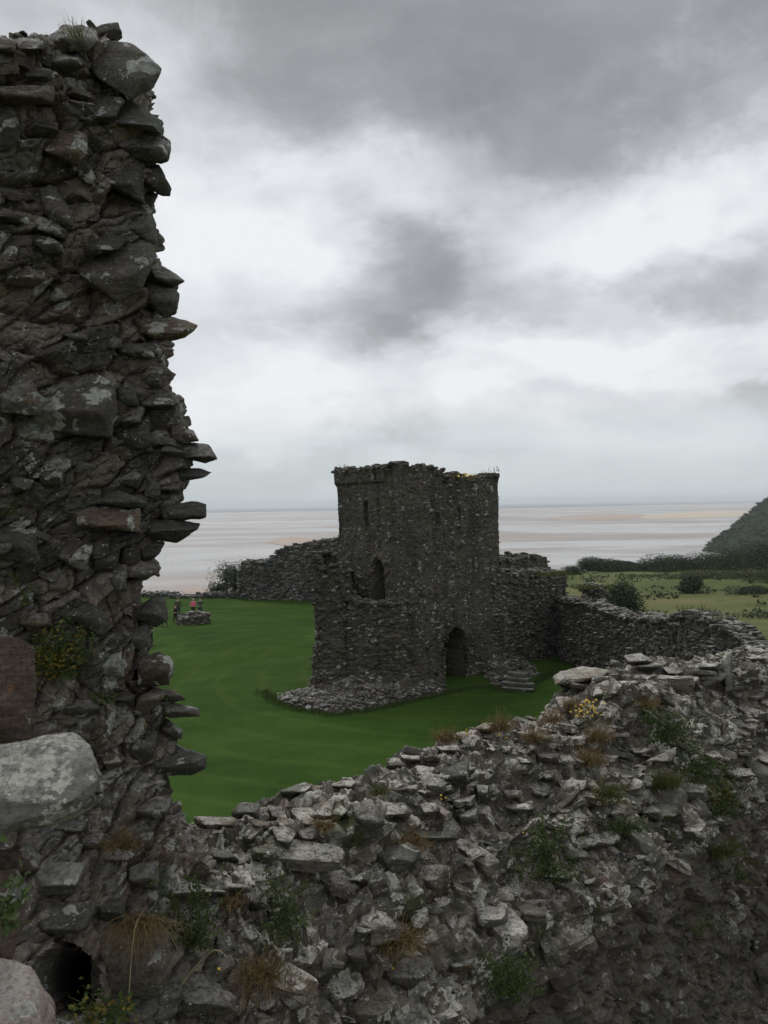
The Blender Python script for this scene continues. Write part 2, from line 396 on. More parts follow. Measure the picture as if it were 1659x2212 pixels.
# ------------------------------------------------------------------ PILLAR (left foreground)
z1=lambda L:[(x*.3377,y*.3377) for x,y in L]
z2=lambda L:[(x*.3377,722.9+y*.3377) for x,y in L]
z3=lambda L:[(x*.3465,1445.8+y*.3465) for x,y in L]
z7=lambda L:[(542.2+x*.3465,1445.8+y*.3465) for x,y in L]
z8=lambda L:[(1084.3+x*.3628,1409.6+y*.3628) for x,y in L]
P1=[[(300,265),(405,160),(520,170),(610,200),(632,262),(560,330),(420,330),(320,300)],
[(560,270),(640,262),(740,260),(840,280),(950,380),(1025,440),(990,500),(970,580),(850,650),(800,620),(720,500),(640,420),(540,380)],
[(700,730),(780,650),(860,650),(960,720),(1045,790),(1035,860),(900,840),(760,800),(680,790)],
[(690,850),(820,810),(1030,850),(1095,900),(1095,980),(1075,1035),(1030,1050),(860,1020),(720,930)],
[(650,1100),(720,1040),(880,1020),(925,1050),(920,1300),(640,1180)],
[(905,1040),(1020,1040),(1060,1120),(1090,1200),(1085,1250),(1040,1248),(915,1180)],
[(770,1330),(930,1290),(970,1340),(1000,1440),(1000,1560),(880,1530),(760,1500)],
[(420,1690),(600,1600),(880,1520),(980,1550),(1020,1640),(960,1700),(900,1880),(750,1930),(520,1800)],
[(940,1690),(1040,1700),(1185,1800),(1110,1840),(970,1790)],
[(930,1790),(1100,1830),(1150,1880),(1130,2000),(1060,2030),(900,1900)],
[(860,2040),(1110,2030),(1200,2050),(1260,2080),(1240,2110),(1180,2160),(1030,2185),(900,2130)],
[(540,610),(770,620),(790,650),(700,780),(640,790),(500,720)],
[(-90,660),(100,680),(130,760),(130,900),(50,960),(-80,990)],
[(215,880),(420,810),(560,860),(560,990),(500,1060),(330,1000)],
[(240,1200),(320,1170),(430,1290),(470,1450),(380,1440),(280,1370)],
[(120,460),(210,410),(330,450),(340,510),(200,530)],
[(490,1060),(560,1040),(610,1140),(600,1190),(520,1170)],
[(170,1500),(260,1470),(390,1560),(410,1620),(300,1640)],
[(-80,1320),(190,1390),(180,1440),(-60,1400)],
[(520,1560),(640,1520),(800,1540),(700,1600),(560,1640)],
[(-80,540),(340,560),(340,660),(100,680),(-60,650)],
[(200,1410),(330,1390),(440,1480),(420,1540),(300,1500)],
[(60,270),(180,250),(280,255),(290,330),(120,340)],
[(-60,240),(50,240),(110,270),(100,340),(-60,340)],
[(340,310),(500,330),(560,420),(420,470),(300,420)],
[(0,1720),(180,1700),(300,1790),(200,1850),(20,1830)],
[(410,2130),(560,2140),(560,2180),(470,2180)]]
P2=[[(720,50),(900,60),(990,120),(990,150),(880,150),(740,100)],
[(880,60),(1000,40),(1060,110),(1030,135),(940,120)],
[(920,240),(1010,230),(1035,290),(1030,340),(920,330)],
[(870,400),(990,380),(1110,360),(1155,435),(1110,485),(1000,480),(870,460)],
[(260,400),(420,300),(640,250),(750,300),(740,520),(720,670),(420,640),(150,600),(250,520)],
[(-60,330),(150,250),(200,260),(260,400),(255,520),(200,500),(-60,510)],
[(750,470),(930,460),(870,560),(790,600),(740,560)],
[(750,330),(860,330),(880,450),(760,460)],
[(1080,540),(1180,550),(1190,690),(1090,680)],
[(1150,590),(1240,610),(1275,680),(1160,690)],
[(990,760),(1060,690),(1220,790),(1200,800),(1060,780)],
[(1130,720),(1230,690),(1340,700),(1395,800),(1320,830),(1190,800)],
[(1110,860),(1280,850),(1360,880),(1310,910),(1150,940)],
[(720,600),(960,500),(960,700),(900,740),(720,720)],
[(1020,1100),(1240,1065),(1260,1080),(1320,1085),(1322,1165),(1290,1180),(1040,1190)],
[(900,1180),(1060,1190),(1290,1205),(1270,1240),(1130,1330),(1050,1300),(900,1290)],
[(870,1300),(1060,1320),(1000,1380),(960,1450),(870,1470)],
[(340,1400),(480,1270),(600,1340),(530,1510),(400,1440)],
[(560,1350),(780,1280),(770,1440),(740,1500),(600,1510)],
[(780,1300),(900,1280),(910,1440),(850,1500),(760,1470)],
[(-60,1210),(120,1230),(230,1290),(260,1470),(200,1480),(-60,1420)],
[(440,1100),(900,1110),(900,1270),(700,1250),(480,1230)],
[(690,1550),(800,1520),(820,1640),(740,1650)],
[(330,1690),(560,1690),(660,1760),(680,1860),(650,1930),(560,1850),(430,1830),(350,1770)],
[(880,1740),(980,1680),(1050,1690),(1075,1760),(1070,1830),(1000,1870),(850,1820),(830,1800)],
[(800,1900),(960,1840),(960,1980),(900,2020),(820,1990)],
[(880,2080),(1010,2020),(1090,2060),(1110,2110),(1080,2240),(880,2240)],
[(70,900),(220,930),(200,980),(80,1020)],
[(600,1050),(750,1000),(950,1080),(900,1110),(620,1090)],
[(90,1760),(300,1780),(330,1860),(200,1920),(110,1850)],
[(840,870),(910,900),(880,990),(760,960),(770,900)],
[(1020,1000),(1150,1010),(1160,960),(1060,940),(990,960)],
[(220,830),(420,860),(380,980),(260,960)],
[(620,2070),(780,2000),(790,2190),(650,2180)]]
P3=[[(580,150),(850,160),(820,210),(720,210)],
[(850,180),(960,110),(1020,130),(1030,180),(900,290),(830,290)],
[(990,115),(1080,125),(1160,195),(1060,200)],
[(1000,190),(1130,215),(1240,240),(1240,290),(1060,300),(980,240)],
[(980,360),(1060,330),(1140,380),(1130,440),(1020,420)],
[(900,560),(1100,470),(1200,500),(1290,540),(1285,620),(1200,650),(930,690)],
[(800,480),(960,370),(990,400),(950,560),(880,590),(820,560)],
[(330,230),(560,190),(630,240),(560,290),(380,290)],
[(790,870),(980,780),(1085,800),(1070,900),(1000,945),(840,940)],
[(590,480),(700,450),(790,560),(680,640),(620,600)],
[(180,1200),(540,1200),(480,1400),(250,1430),(180,1400)],
[(180,1440),(600,1440),(560,1600),(200,1700)],
[(600,1440),(780,1420),(780,1570),(590,1600)],
[(600,1180),(830,1110),(850,1160),(620,1230)],
[(860,1000),(960,1010),(960,1120),(850,1130)],
[(570,1620),(800,1600),(1050,1640),(1060,1900),(1000,2030),(560,2050)],
[(300,930),(560,920),(540,1000),(330,1050)],
[(800,1240),(990,1180),(980,1380),(780,1330)],
[(470,1060),(640,1020),(660,1100),(500,1140)]]
WALLST=[z3(p) for p in [
[(1070,2040),(1240,1860),(1390,1960),(1480,2040),(1490,2150),(1150,2180)],
[(1060,1120),(1280,1130),(1250,1240),(1100,1220)],[(1400,1330),(1570,1350),(1570,1390),(1390,1380)],
[(1210,920),(1480,930),(1470,990),(1230,990)],[(1440,900),(1500,830),(1617,840),(1617,930),(1480,950)],
[(1300,1120),(1440,1130),(1500,1200),(1320,1200)],[(1060,1290),(1420,1390),(1200,1430),(1040,1450),(980,1400)]]]+[z7(p) for p in [
[(840,550),(910,550),(965,600),(950,640),(840,620)],[(920,535),(1060,535),(1060,570),(980,580)],[(1020,600),(1150,610),(1150,700),(1020,690)],
[(1170,620),(1360,560),(1370,720),(1280,700),(1180,680)],[(1150,480),(1290,470),(1320,520),(1180,510)],[(1385,370),(1450,330),(1540,335),(1500,400),(1390,400)],
[(480,720),(600,690),(650,700),(640,750),(560,750)],[(170,760),(340,700),(390,720),(300,770),(180,800)],[(100,860),(190,850),(230,900),(130,970)],
[(130,990),(200,970),(280,1020),(230,1140),(150,1060)],[(280,1010),(400,970),(420,1040),(360,1090)],[(330,1170),(470,1080),(530,1120),(520,1190),(420,1245),(340,1200)],
[(620,840),(760,800),(845,970),(740,1020)],[(470,880),(550,830),(610,890),(520,960),(470,930)],[(360,930),(500,800),(530,810),(400,960)],
[(800,830),(960,830),(1000,900),(960,940),(850,900)],[(780,1140),(980,1065),(1060,1120),(1060,1180),(900,1310),(800,1240)],[(990,1010),(1300,1000),(1290,1060),(1100,1070)],
[(1070,780),(1250,720),(1270,770),(1120,800)],[(1230,820),(1400,780),(1390,860),(1280,870)],[(1270,900),(1420,850),(1420,960),(1300,970)],
[(1400,720),(1490,720),(1480,810),(1410,820)],[(1050,840),(1150,830),(1180,880),(1100,920)],[(560,1350),(630,1290),(760,1240),(740,1300),(620,1360)],
[(0,1440),(100,1410),(100,1470),(40,1500),(0,1490)],[(100,1500),(210,1480),(190,1530),(120,1530)],[(990,1480),(1100,1480),(1110,1560),(1020,1660),(980,1600)],
[(1400,1480),(1600,1480),(1590,1580),(1450,1620),(1390,1560)],[(650,1600),(760,1620),(700,1670),(650,1640)],[(570,1760),(700,1700),(720,1820),(640,1830)],
[(790,1900),(960,1780),(1110,1790),(1150,1850),(1000,2000),(930,1980)],[(1220,1840),(1390,1800),(1390,1870),(1260,1900)],[(600,2110),(700,2020),(860,2030),(900,2080),(680,2212),(620,2180)],
[(450,1780),(510,1740),(500,1860),(450,1880)],[(0,940),(130,950),(120,1010),(0,1010)],[(0,1110),(160,1130),(150,1190),(0,1180)]]]+[z8(p) for p in [
[(720,20),(830,0),(900,60),(760,80)],[(760,90),(930,50),(990,60),(860,120),(780,120)],[(950,85),(1090,90),(1090,140),(1000,140)],
[(1060,150),(1170,145),(1180,190),(1110,200),(1050,190)],[(1140,70),(1300,60),(1300,110),(1140,110)],[(1310,20),(1370,0),(1375,230),(1330,240),(1310,120)],
[(1440,10),(1600,0),(1600,60),(1480,50)],[(530,270),(560,190),(660,150),(720,200),(700,260),(600,280)],[(330,760),(500,760),(520,800),(390,850),(340,820)],
[(10,820),(110,820),(110,870),(10,860)],[(160,800),(280,790),(300,840),(210,870)],[(10,920),(180,880),(210,930),(80,970)],
[(370,1060),(560,1010),(720,1060),(710,1130),(500,1190),(370,1170)],[(370,1170),(500,1180),(530,1220),(430,1260),(360,1210)],[(810,950),(900,900),(960,960),(950,1010),(830,990)],
[(860,900),(1050,900),(1070,960),(1000,1010),(960,980),(950,940)],[(1040,760),(1220,790),(1240,880),(1200,900),(1040,880)],[(1320,690),(1480,690),(1520,730),(1380,770),(1310,740)],
[(1270,610),(1370,620),(1350,660),(1280,650)],[(240,1340),(330,1290),(440,1310),(430,1370),(330,1390)],[(200,590),(350,600),(350,660),(210,660)],[(90,620),(190,640),(190,670),(100,670)],
[(0,560),(60,560),(50,590),(0,600)],[(600,480),(760,480),(760,510),(640,510)],[(240,700),(320,700),(320,770),(250,760)],[(480,1360),(560,1340),(560,1380),(500,1395)],
[(620,1430),(660,1420),(660,1470),(635,1480)],[(0,1660),(120,1680),(130,1800),(0,1860)],[(820,660),(1040,560),(1050,600),(850,690)],[(1060,1040),(1220,1010),(1220,1110),(1080,1100)],[(760,570),(890,570),(880,620),(790,610)]]]

PR=np.array([(60,150),(90,200),(200,240),(230,270),(300,325),(350,318),(400,308),(440,313),(520,325),(560,325),(620,345),(680,340),(750,328),(800,325),(860,345),(920,378),(980,388),(1040,383),(1075,375),(1100,362),
 (1160,325),(1200,305),(1230,292),(1280,297),(1310,305),(1380,312),(1400,308),(1470,296),(1500,320),(1560,350),(1620,360),(1680,345),(1750,345),(1790,372),(1850,430),(2000,500),(2330,600)],float)
def pil_depth(vx,vy):
    t=np.clip((vx+250)/600,0,1.2); d=3.75+(4.75-3.75)*t
    k=np.clip((vy-1620)/620,0,1.3); k=k*k*(3-2*k) if np.isscalar(k) else k**1.0*(1.0)
    return d-k*(.85-.15*t)
def poly_mask(polys,grow=1.0):
    m=np.zeros((600,460),bool); gy,gx=np.mgrid[0:600,0:460]*4.0; gx=gx-60; gy=gy-40
    for pl in polys:
        pl=np.array(pl,float); c=pl.mean(0); pl=c+(pl-c)*grow; ins=np.zeros(gx.shape,bool); n=len(pl)
        for i in range(n):
            x1,y1=pl[i]; x2,y2=pl[(i+1)%n]
            if y1==y2: continue
            cr=((y1>gy)!=(y2>gy))&(gx<(x2-x1)*(gy-y1)/(y2-y1)+x1); ins^=cr
        m|=ins
    def inside(p):
        q=proj(p); i=int((q[1]+40)/4); j=int((q[0]+60)/4)
        return 0<=i<600 and 0<=j<460 and m[i,j]
    return inside
def build_pillar():
    root=empty('broken_wall_end',at(60,2300,3.6)); tag(root,'tall broken end of a rubble wall towering at the left, jagged stones jutting out','ruined wall')
    O=np.array(root.location)
    ys=np.linspace(96,2330,600); rows=[]
    nx=200
    for y in ys:
        xr=np.interp(y,PR[:,0],PR[:,1])-3*min(1,max(0,(1750-y)/100)); xs=np.linspace(-260,xr,nx)
        row=[at(x,y,pil_depth(x,y)) for x in xs]
        e=row[-1]; 
        for k in range(1,46):          # the end of the wall turns away and runs back
            f=k/45; q=at(xr-3*f*f*4,y,pil_depth(xr,y)+1.6*f)
            row.append(q)
        rows.append(row)
    A=np.array(rows)           # (ny,nx,3)
    # broken top running back
    top=[]
    for k in range(30,0,-1):
        f=k/30; r=A[0].copy(); r[:,1]+=f*1.2; r[:,2]+=.10*math.sin(f*3.14)+f*.02; r[:,0]*=1+.03*f; top.append(r)
    A=np.concatenate([np.array(top),A])
    P=np.ascontiguousarray(A.transpose(1,0,2))      # u across, v down
    hole=np.array([(68,2045),(130,2030),(200,2050),(212,2120),(190,2200),(120,2212),(75,2150)])
    hc=np.array([138,2122.])
    def extra(P,U,V):
        q=proj(P); d=np.hypot((q[...,0]-hc[0])/76,(q[...,1]-hc[1])/86)
        d=d+vnoise(P*7,4)*.10
        m=1-np.clip((d-.90)/.09,0,1)
        yy=q[...,1]
        return -m*.06
    b=Buf()
    Q,Nn=sheet(b,P,(.30,.17),.085,.8,.7,.5,.024,.09,11,extra,flip=False,fine=.45)
    # orientation check: normals should look at the camera
    if np.mean((Nn*(CAM-P)).sum(-1)[:nx])<0:
        b=Buf(); Q,Nn=sheet(b,P,(.30,.17),.085,.8,.7,.5,.024,.09,11,extra,flip=True,fine=.45)
    q=proj(Q); d=np.hypot((q[...,0]-hc[0])/74,(q[...,1]-hc[1])/84)+vnoise(P*6,4)*.10
    m=1-np.clip((d-.92)/.07,0,1); Q=Q+m[...,None]*np.array([-.35,2.2,-1.1]); b.v[0]=Q.reshape(-1,3)
    Pj=proj(Q)
    def keep(p):
        q=proj(p); return np.hypot((q[0]-hc[0])/80,(q[1]-hc[1])/90)>1.12 and not inP(p) and (q[0]<np.interp(q[1],PR[:,0],PR[:,1])-30 or RNG.random()<.45)
    inP=poly_mask([z1(p) for p in P1]+[z2(p) for p in P2]+[z3(p) for p in P3],.95)
    scatter(b,Q,Nn,620,.03,.17,PROTO,keep,1.6,.42,.35,.20,(1.,1.7),sep=.75)
    b.v=[v-O for v in b.v]
    b.build('masonry',M['near'],root,smooth=False)
    k=0
    for L,z in ((P1,z1),(P2,z2),(P3,z3)):
        for p in L:
            pl=np.array(z(p)); c=pl.mean(0); d=float(pil_depth(c[0],c[1])); k+=1
            # nearest sheet point for depth
            j=np.argmin(((Pj[:nx]-c)**2).sum(-1)); dd=Q[:nx].reshape(-1,3)[j][1]
            over=pl[:,0].max()-np.interp(c[1],PR[:,0],PR[:,1])
            w=(pl[:,0].max()-pl[:,0].min())*K/F_PX*dd
            V,F=traced(z(p),min(dd,d)-.015-(.03 if w>.25 else 0),500+k,tf=.05+.12*w,tb=.35,lean=.35,res=.015)
            r=.15+.6*random.random(); g=random.random()
            mat=M['near']
            stone_part(V-O,F,mat,root,r,g=g)
    return root
PILLAR=build_pillar()

# ------------------------------------------------------------------ FOREGROUND WALL
LW=[(200,1810,4.9),(300,1800,5.1),(370,1790,5.3),(450,1775,5.5),(520,1750,5.7),(600,1712,5.95),(650,1702,6.1),(740,1698,6.5),(770,1672,6.6),(840,1640,6.95),(900,1612,7.2),(1000,1590,7.6),(1040,1572,7.8),(1110,1560,8.2),(1190,1545,8.6),(1222,1500,9.1),(1260,1470,9.4),
    (1330,1450,9.9),(1360,1418,10.2),(1400,1412,10.6),(1450,1424,10.8),(1550,1436,11.0),(1570,1408,11.2),(1610,1400,11.4),(1700,1395,11.8),(1850,1380,12.6)]
def build_wall():
    root=empty('rubble_wall',at(900,2300,4.2)); tag(root,'broken wall of grey rubble and pale mortar falling away in the foreground, lawn showing behind its ragged top','ruined wall')
    O=np.array(root.location)
    L,s=resample([at(*p) for p in LW],.022); L[:,2]-=.03
    n=np.array([.72,-.69,0])
    prof,_=resample([(-.75,-8.5),(-.65,-3),(-.45,-.7),(-.2,-.1),(0,0),(.35,-.06),(.8,-.30),(1.15,-.60),(1.45,-1.02),(1.62,-1.35),(1.70,-2.2),(1.86,-5),(2.05,-9.5)],1.0)
    pp=np.array([(-.75,-8.5),(-.65,-3),(-.45,-.7),(-.2,-.1),(0,0),(.30,-.02),(.62,-.10),(.78,-.42),(1.10,-.54),(1.20,-.92),(1.46,-1.04),(1.60,-1.45),(1.68,-2.2),(1.86,-5),(2.05,-9.5)])
    seg=np.linalg.norm(np.diff(pp,axis=0),axis=1); Lc=np.concatenate([[0],np.cumsum(seg)])
    a0=Lc[2]; a1=Lc[11]; 
    ss=np.concatenate([np.linspace(0,a0,30)[:-1],np.linspace(a0,a1,125)[:-1],np.linspace(a1,Lc[13],150)[:-1],np.linspace(Lc[13],Lc[-1],30)])
    pr=np.stack([np.interp(ss,Lc,pp[:,0]),np.interp(ss,Lc,pp[:,1])],-1)
    zb=np.interp(s,s[::20],L[::20,2])
    from_top=np.clip(1-np.maximum(pr[:,0],0)/1.0,0,1)
    zs=8.0+np.interp(s,s,L[:,2]-8.0)[:,None]*from_top[None,:]
    zavg=L[:,2].mean()
    P=np.zeros((len(L),len(pr),3))
    P[...,0]=L[:,0,None]+n[0]*pr[None,:,0]; P[...,1]=L[:,1,None]+n[1]*pr[None,:,0]
    # ledges wander in and out along the wall
    for i in range(len(L)):
        w_=.20*vnoise(np.array([[s[i]*.9,3.,0]]),5)[0]+.08*vnoise(np.array([[s[i]*3.1,7.,0]]),6)[0]
        m_=np.clip(pr[:,0]/.4,0,1)*np.clip((1.62-pr[:,0])/.4,0,1); sh=np.clip(ss+w_*m_,0,Lc[-1])
        px_=np.interp(sh,Lc,pp[:,0]); pz_=np.interp(sh,Lc,pp[:,1])
        P[i,:,0]=L[i,0]+n[0]*px_; P[i,:,1]=L[i,1]+n[1]*px_; P[i,:,2]=zs[i]+pz_
    def extra(P,U,V):
        # shelves and hollows across the broken top
        m=np.clip((pr[:,0]+.1)/.3,0,1)*np.clip((1.75-pr[:,0])/.3,0,1); m=m[None,:]
        a=fbm(P*np.array([1.1,1.1,2.5]),4,77,.55)*.14
        b_=np.abs(vnoise(P*np.array([1.6,1.6,1.2]),78))*-.12
        return (a+b_+.03)*m
    b=Buf(); par=((.20,.11),.07,.85,.7,.5,.016,.05,21,extra)
    Q,Nn=sheet(b,P,*par,fine=.5)
    if Nn[len(L)//2,60:120,2].mean()<0:
        b=Buf(); Q,Nn=sheet(b,P,*par,flip=True,fine=.5)
    top=(pr[:,0]<1.66)&(pr[:,1]>-2.0)
    b1=Buf()
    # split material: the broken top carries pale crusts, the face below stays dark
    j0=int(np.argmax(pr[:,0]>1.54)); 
    nu,nv=P.shape[:2]; ii=np.arange(nu*nv).reshape(nu,nv); T=b.t[0]
    flip=(b.f[0][0][1]!=nv)
    def sub(ja,jb,name,mat,extra_scatter):
        bb=Buf(); i2=np.arange(nu*(jb-ja)).reshape(nu,jb-ja)
        F=np.stack([i2[:-1,:-1],i2[1:,:-1],i2[1:,1:],i2[:-1,1:]],-1).reshape(-1,4)
        if flip: F=F[:,::-1]
        bb.add(Q[:,ja:jb].reshape(-1,3),F,T.reshape(nu,nv,4)[:,ja:jb].reshape(-1,4))
        extra_scatter(bb,Q[:,ja:jb],Nn[:,ja:jb]); bb.v=[v-O for v in bb.v]; return bb.build(name,mat,root)
    dens=lambda p: 1
    def sc_top(bb,q,nn):
        vis=np.ones(q.shape[:2]); vis[:, :int(.18*q.shape[1])]=.25; 
        inW=poly_mask(WALLST,.9)
        scatter(bb,q,nn,3800,.02,.26,PROTO,lambda p: not inW(p),2.3,.42,.5,.26,(1.0,2.0),sep=.60,density=vis)
    def sc_face(bb,q,nn):
        vis=np.ones(q.shape[:2]); vis[:,180:]=.3
        scatter(bb,q,nn,900,.05,.22,PROTO,None,1.8,.62,.2,.12,(1.0,1.6),sep=.8,density=vis)
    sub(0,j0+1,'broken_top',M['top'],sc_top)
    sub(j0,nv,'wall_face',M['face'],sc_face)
    Pj=proj(Q); vis=(pr[:,0]>-.15)
    Pv=Pj[:,vis]; Qv=Q[:,vis]
    for k,pl in enumerate(WALLST):
        pa=np.array(pl); c=(pa.max(0)+pa.min(0))/2
        d2=((Pv-c)**2).sum(-1); near=np.argwhere(d2<40**2)
        if len(near)==0: 
            j=np.unravel_index(np.argmin(d2),d2.shape); dd=Qv[j][1]
        else:
            cand=[(Qv[i,j][1],i,j) for i,j in near if d2[i,j]<14**2] or [(Qv[i,j][1],i,j) for i,j in near]
            dd=np.percentile([x[0] for x in cand],20)
        w=(pa[:,0].max()-pa[:,0].min())*K/F_PX*dd
        V,F=traced(pl,dd-.07,900+k,tf=.06+.18*w,tb=.25,lean=.9,res=.02)
        stone_part(V-O,F,M['top'] if c[1]<2030 else M['near'],root,.2+.7*random.random(),g=random.random())
    # long pale slab cantilevered over the lawn
    sl=z8([(300,150),(330,120),(420,95),(560,92),(640,105),(600,150),(500,172),(400,192),(315,192)])
    V,F=traced(sl,9.25,1203,tf=.10,tb=.7,lean=1.2,res=.02,rough=.02); o=stone_part(V-O,F,M['pale'],root,.8,g=.9); o['label']='long pale lichen-crusted slab sticking out over the lawn'
    sl=z8([(330,185),(500,175),(560,200),(520,260),(400,240)])
    V,F=traced(sl,9.45,1204,tf=.10,tb=.7,lean=.4,res=.02); stone_part(V-O,F,M['near'],root,.1,g=.2)
    return root,Q,Nn,pr
WALL,WQ,WN,WPR=build_wall()
WPJ=proj(WQ)
def wall_depth(vx,vy):
    m=(WPR[:,0]>-.15); d2=((WPJ[:,m]-np.array([vx,vy]))**2).sum(-1); near=np.argwhere(d2<12**2); q=WQ[:,m]
    if len(near)==0: j=np.unravel_index(np.argmin(d2),d2.shape); return q[j][1]
    return min(q[i,j][1] for i,j in near)

# ------------------------------------------------------------------ near boulders at the left edge
def near_rock(poly,depth,mat,name,label,seed,tf=.08,tb=.35,lean=.7,r=.6,g=.9,rough=.02,cat='rock'):
    c=np.array(poly).mean(0); loc=at(c[0],max(q[1] for q in poly),depth)
    V,F=traced(poly,depth,seed,tf,tb,lean,.008,rough); o=stone_part(V-loc,F,mat,None,r,name,g); o.location=loc; tag(o,label,cat); return o
near_rock([(-160,1618),(20,1604),(150,1588),(200,1606),(236,1668),(230,1722),(190,1752),(70,1778),(-40,1812),(-170,1820)],1.95,M['pale'],'boulder','big rounded pale boulder crusted with white and yellow lichen, jutting in at the left edge',61,.06,.4,.75,.7,.68)
near_rock([(-200,1370),(40,1378),(76,1400),(74,1560),(60,1600),(-150,1610)],2.5,M['brown'],'rock','upright reddish brown rock at the left edge directly above the pale boulder',62,.05,.4,.1,.5,.5)
near_rock([(-160,1850),(60,1832),(92,1850),(86,1880),(-100,1910)],2.15,M['brown'],'rock','thin greyish brown slab tucked under the pale boulder',63,.05,.4,.5,.6,.3)
near_rock([(-200,1890),(40,1880),(62,1920),(50,1990),(20,2090),(-120,2110)],2.0,M['brown'],'rock','mossy orange flecked rock at the left edge beside the dark hollow',64,.05,.4,.1,.8,.6)
near_rock([(-200,2080),(30,2075),(70,2100),(112,2160),(135,2260),(60,2330),(-150,2340)],1.6,M['pink'],'rock','pinkish crumbly rock in the bottom left corner under the dark hollow',65,.06,.4,.6,.6,.68)

# ------------------------------------------------------------------ walls and tower
def ring_wall(buf,plan,topf,base,thick,res,cell,seed,amp=.06,extra=None,side=1,mortar_p=.2,fine_first=None,inner=2.5,rough=.012,lump=.06):
    """plan: (n,2) polyline; outer side to the `side` hand; profile climbs the face, crosses the broken top, drops inside"""
    pl,s=resample(plan,res); d=np.gradient(pl,axis=0); d/=np.linalg.norm(d,axis=1,keepdims=True)
    nrm=np.stack([d[:,1],-d[:,0]],-1)*side       # outward
    # soften the normal at corners
    k=5; pad=np.pad(nrm,((k,k),(0,0)),mode='edge'); nrm=np.stack([np.convolve(pad[:,i],np.ones(2*k+1)/(2*k+1),'valid') for i in (0,1)],-1)
    nrm/=np.linalg.norm(nrm,axis=1,keepdims=True)
    tz=np.array([topf(p,t) for p,t in zip(pl,s)])
    tz=tz+ (fbm(np.stack([s*1.6,s*0,s*0+seed],-1),4,seed,.6))*.10
    bz=base if not callable(base) else np.array([base(p) for p in pl])
    hmax=(tz-bz).max(); nf=max(6,int(hmax/res)); nt=max(4,int(thick/res)); ni=max(3,int(inner/res/2))
    f=np.linspace(0,1,nf)
    P=np.zeros((len(pl),nf+nt+ni,3))
    P[:,:nf,:2]=pl[:,None,:]; P[:,:nf,2]=(bz if np.isscalar(bz) else bz[:,None])+(tz-bz)[:,None]*f[None]
    g=np.linspace(0,1,nt+1)[1:]
    P[:,nf:nf+nt,:2]=pl[:,None,:]-nrm[:,None,:]*thick*g[None,:,None]; P[:,nf:nf+nt,2]=tz[:,None]+(np.sin(g*math.pi)*.06)[None]
    g=np.linspace(0,1,ni+1)[1:]
    P[:,nf+nt:,:2]=(pl-nrm*thick)[:,None,:]; P[:,nf+nt:,2]=tz[:,None]-inner*g[None]
    size=lambda P,U,V:(U,np.concatenate([P[:,:nf,2],P[:,nf-1:nf,2]+np.linspace(0,thick+inner,nt+ni)[None]],1))
    ext=None if extra is None else (lambda P,U,V: np.concatenate([extra(P,s[:,None]+0*U,P[...,2])[:,:nf],np.zeros((len(pl),nt+ni))],1))
    nrm3=np.array([nrm[len(pl)//2,0],nrm[len(pl)//2,1],0])
    t=Buf(); Q,Nn=sheet(t,P,cell,amp,.9,.8,mortar_p,rough,lump,seed,ext,size)
    if (Nn[len(pl)//2,nf//2]*nrm3).sum()<0:
        t=Buf(); Q,Nn=sheet(t,P,cell,amp,.9,.8,mortar_p,rough,lump,seed,ext,size,flip=True)
    buf.add(t.v[0],t.f[0],t.t[0])
    return Q,Nn,nf,nt,pl,s
def topstones(buf,Q,Nn,nf,nt,n,smin,smax,power=1.5,seed=0,sep=.5):
    scatter(buf,Q[:,nf-3:nf+nt],Nn[:,nf-3:nf+nt],n,smin,smax,PROTO_LO,None,power,.1,.1,.12,(1.1,2.0),align=.15,sep=sep)
def facestones(buf,Q,Nn,nf,n,smin,smax,sep=.6,keep=None):
    scatter(buf,Q[:,:nf],Nn[:,:nf],n//6,smin*.8,smax*.7,PROTO_LO,(lambda p:(keep is None or keep(p)) and vnoise(np.array([p])*.5,12)[0]>-.1),1.5,.2,.0,.10,(1.2,2.2),(.7,1),align=.05,sep=1.1,alpha=.3)
    scatter(buf,Q[:,:nf],Nn[:,:nf],n,smin,smax,PROTO_LO,keep,1.4,.35,.1,.08,(1.2,2.2),align=.05,sep=sep)
def top_from_view(profile):
    pr=np.array(profile,float)
    def f(p,t):
        vx=proj(np.array([p[0],p[1],5.0]))[0]; 
        vy=np.interp(vx,pr[:,0],pr[:,1])
        return at(vx,vy,p[1])[2]
    return f

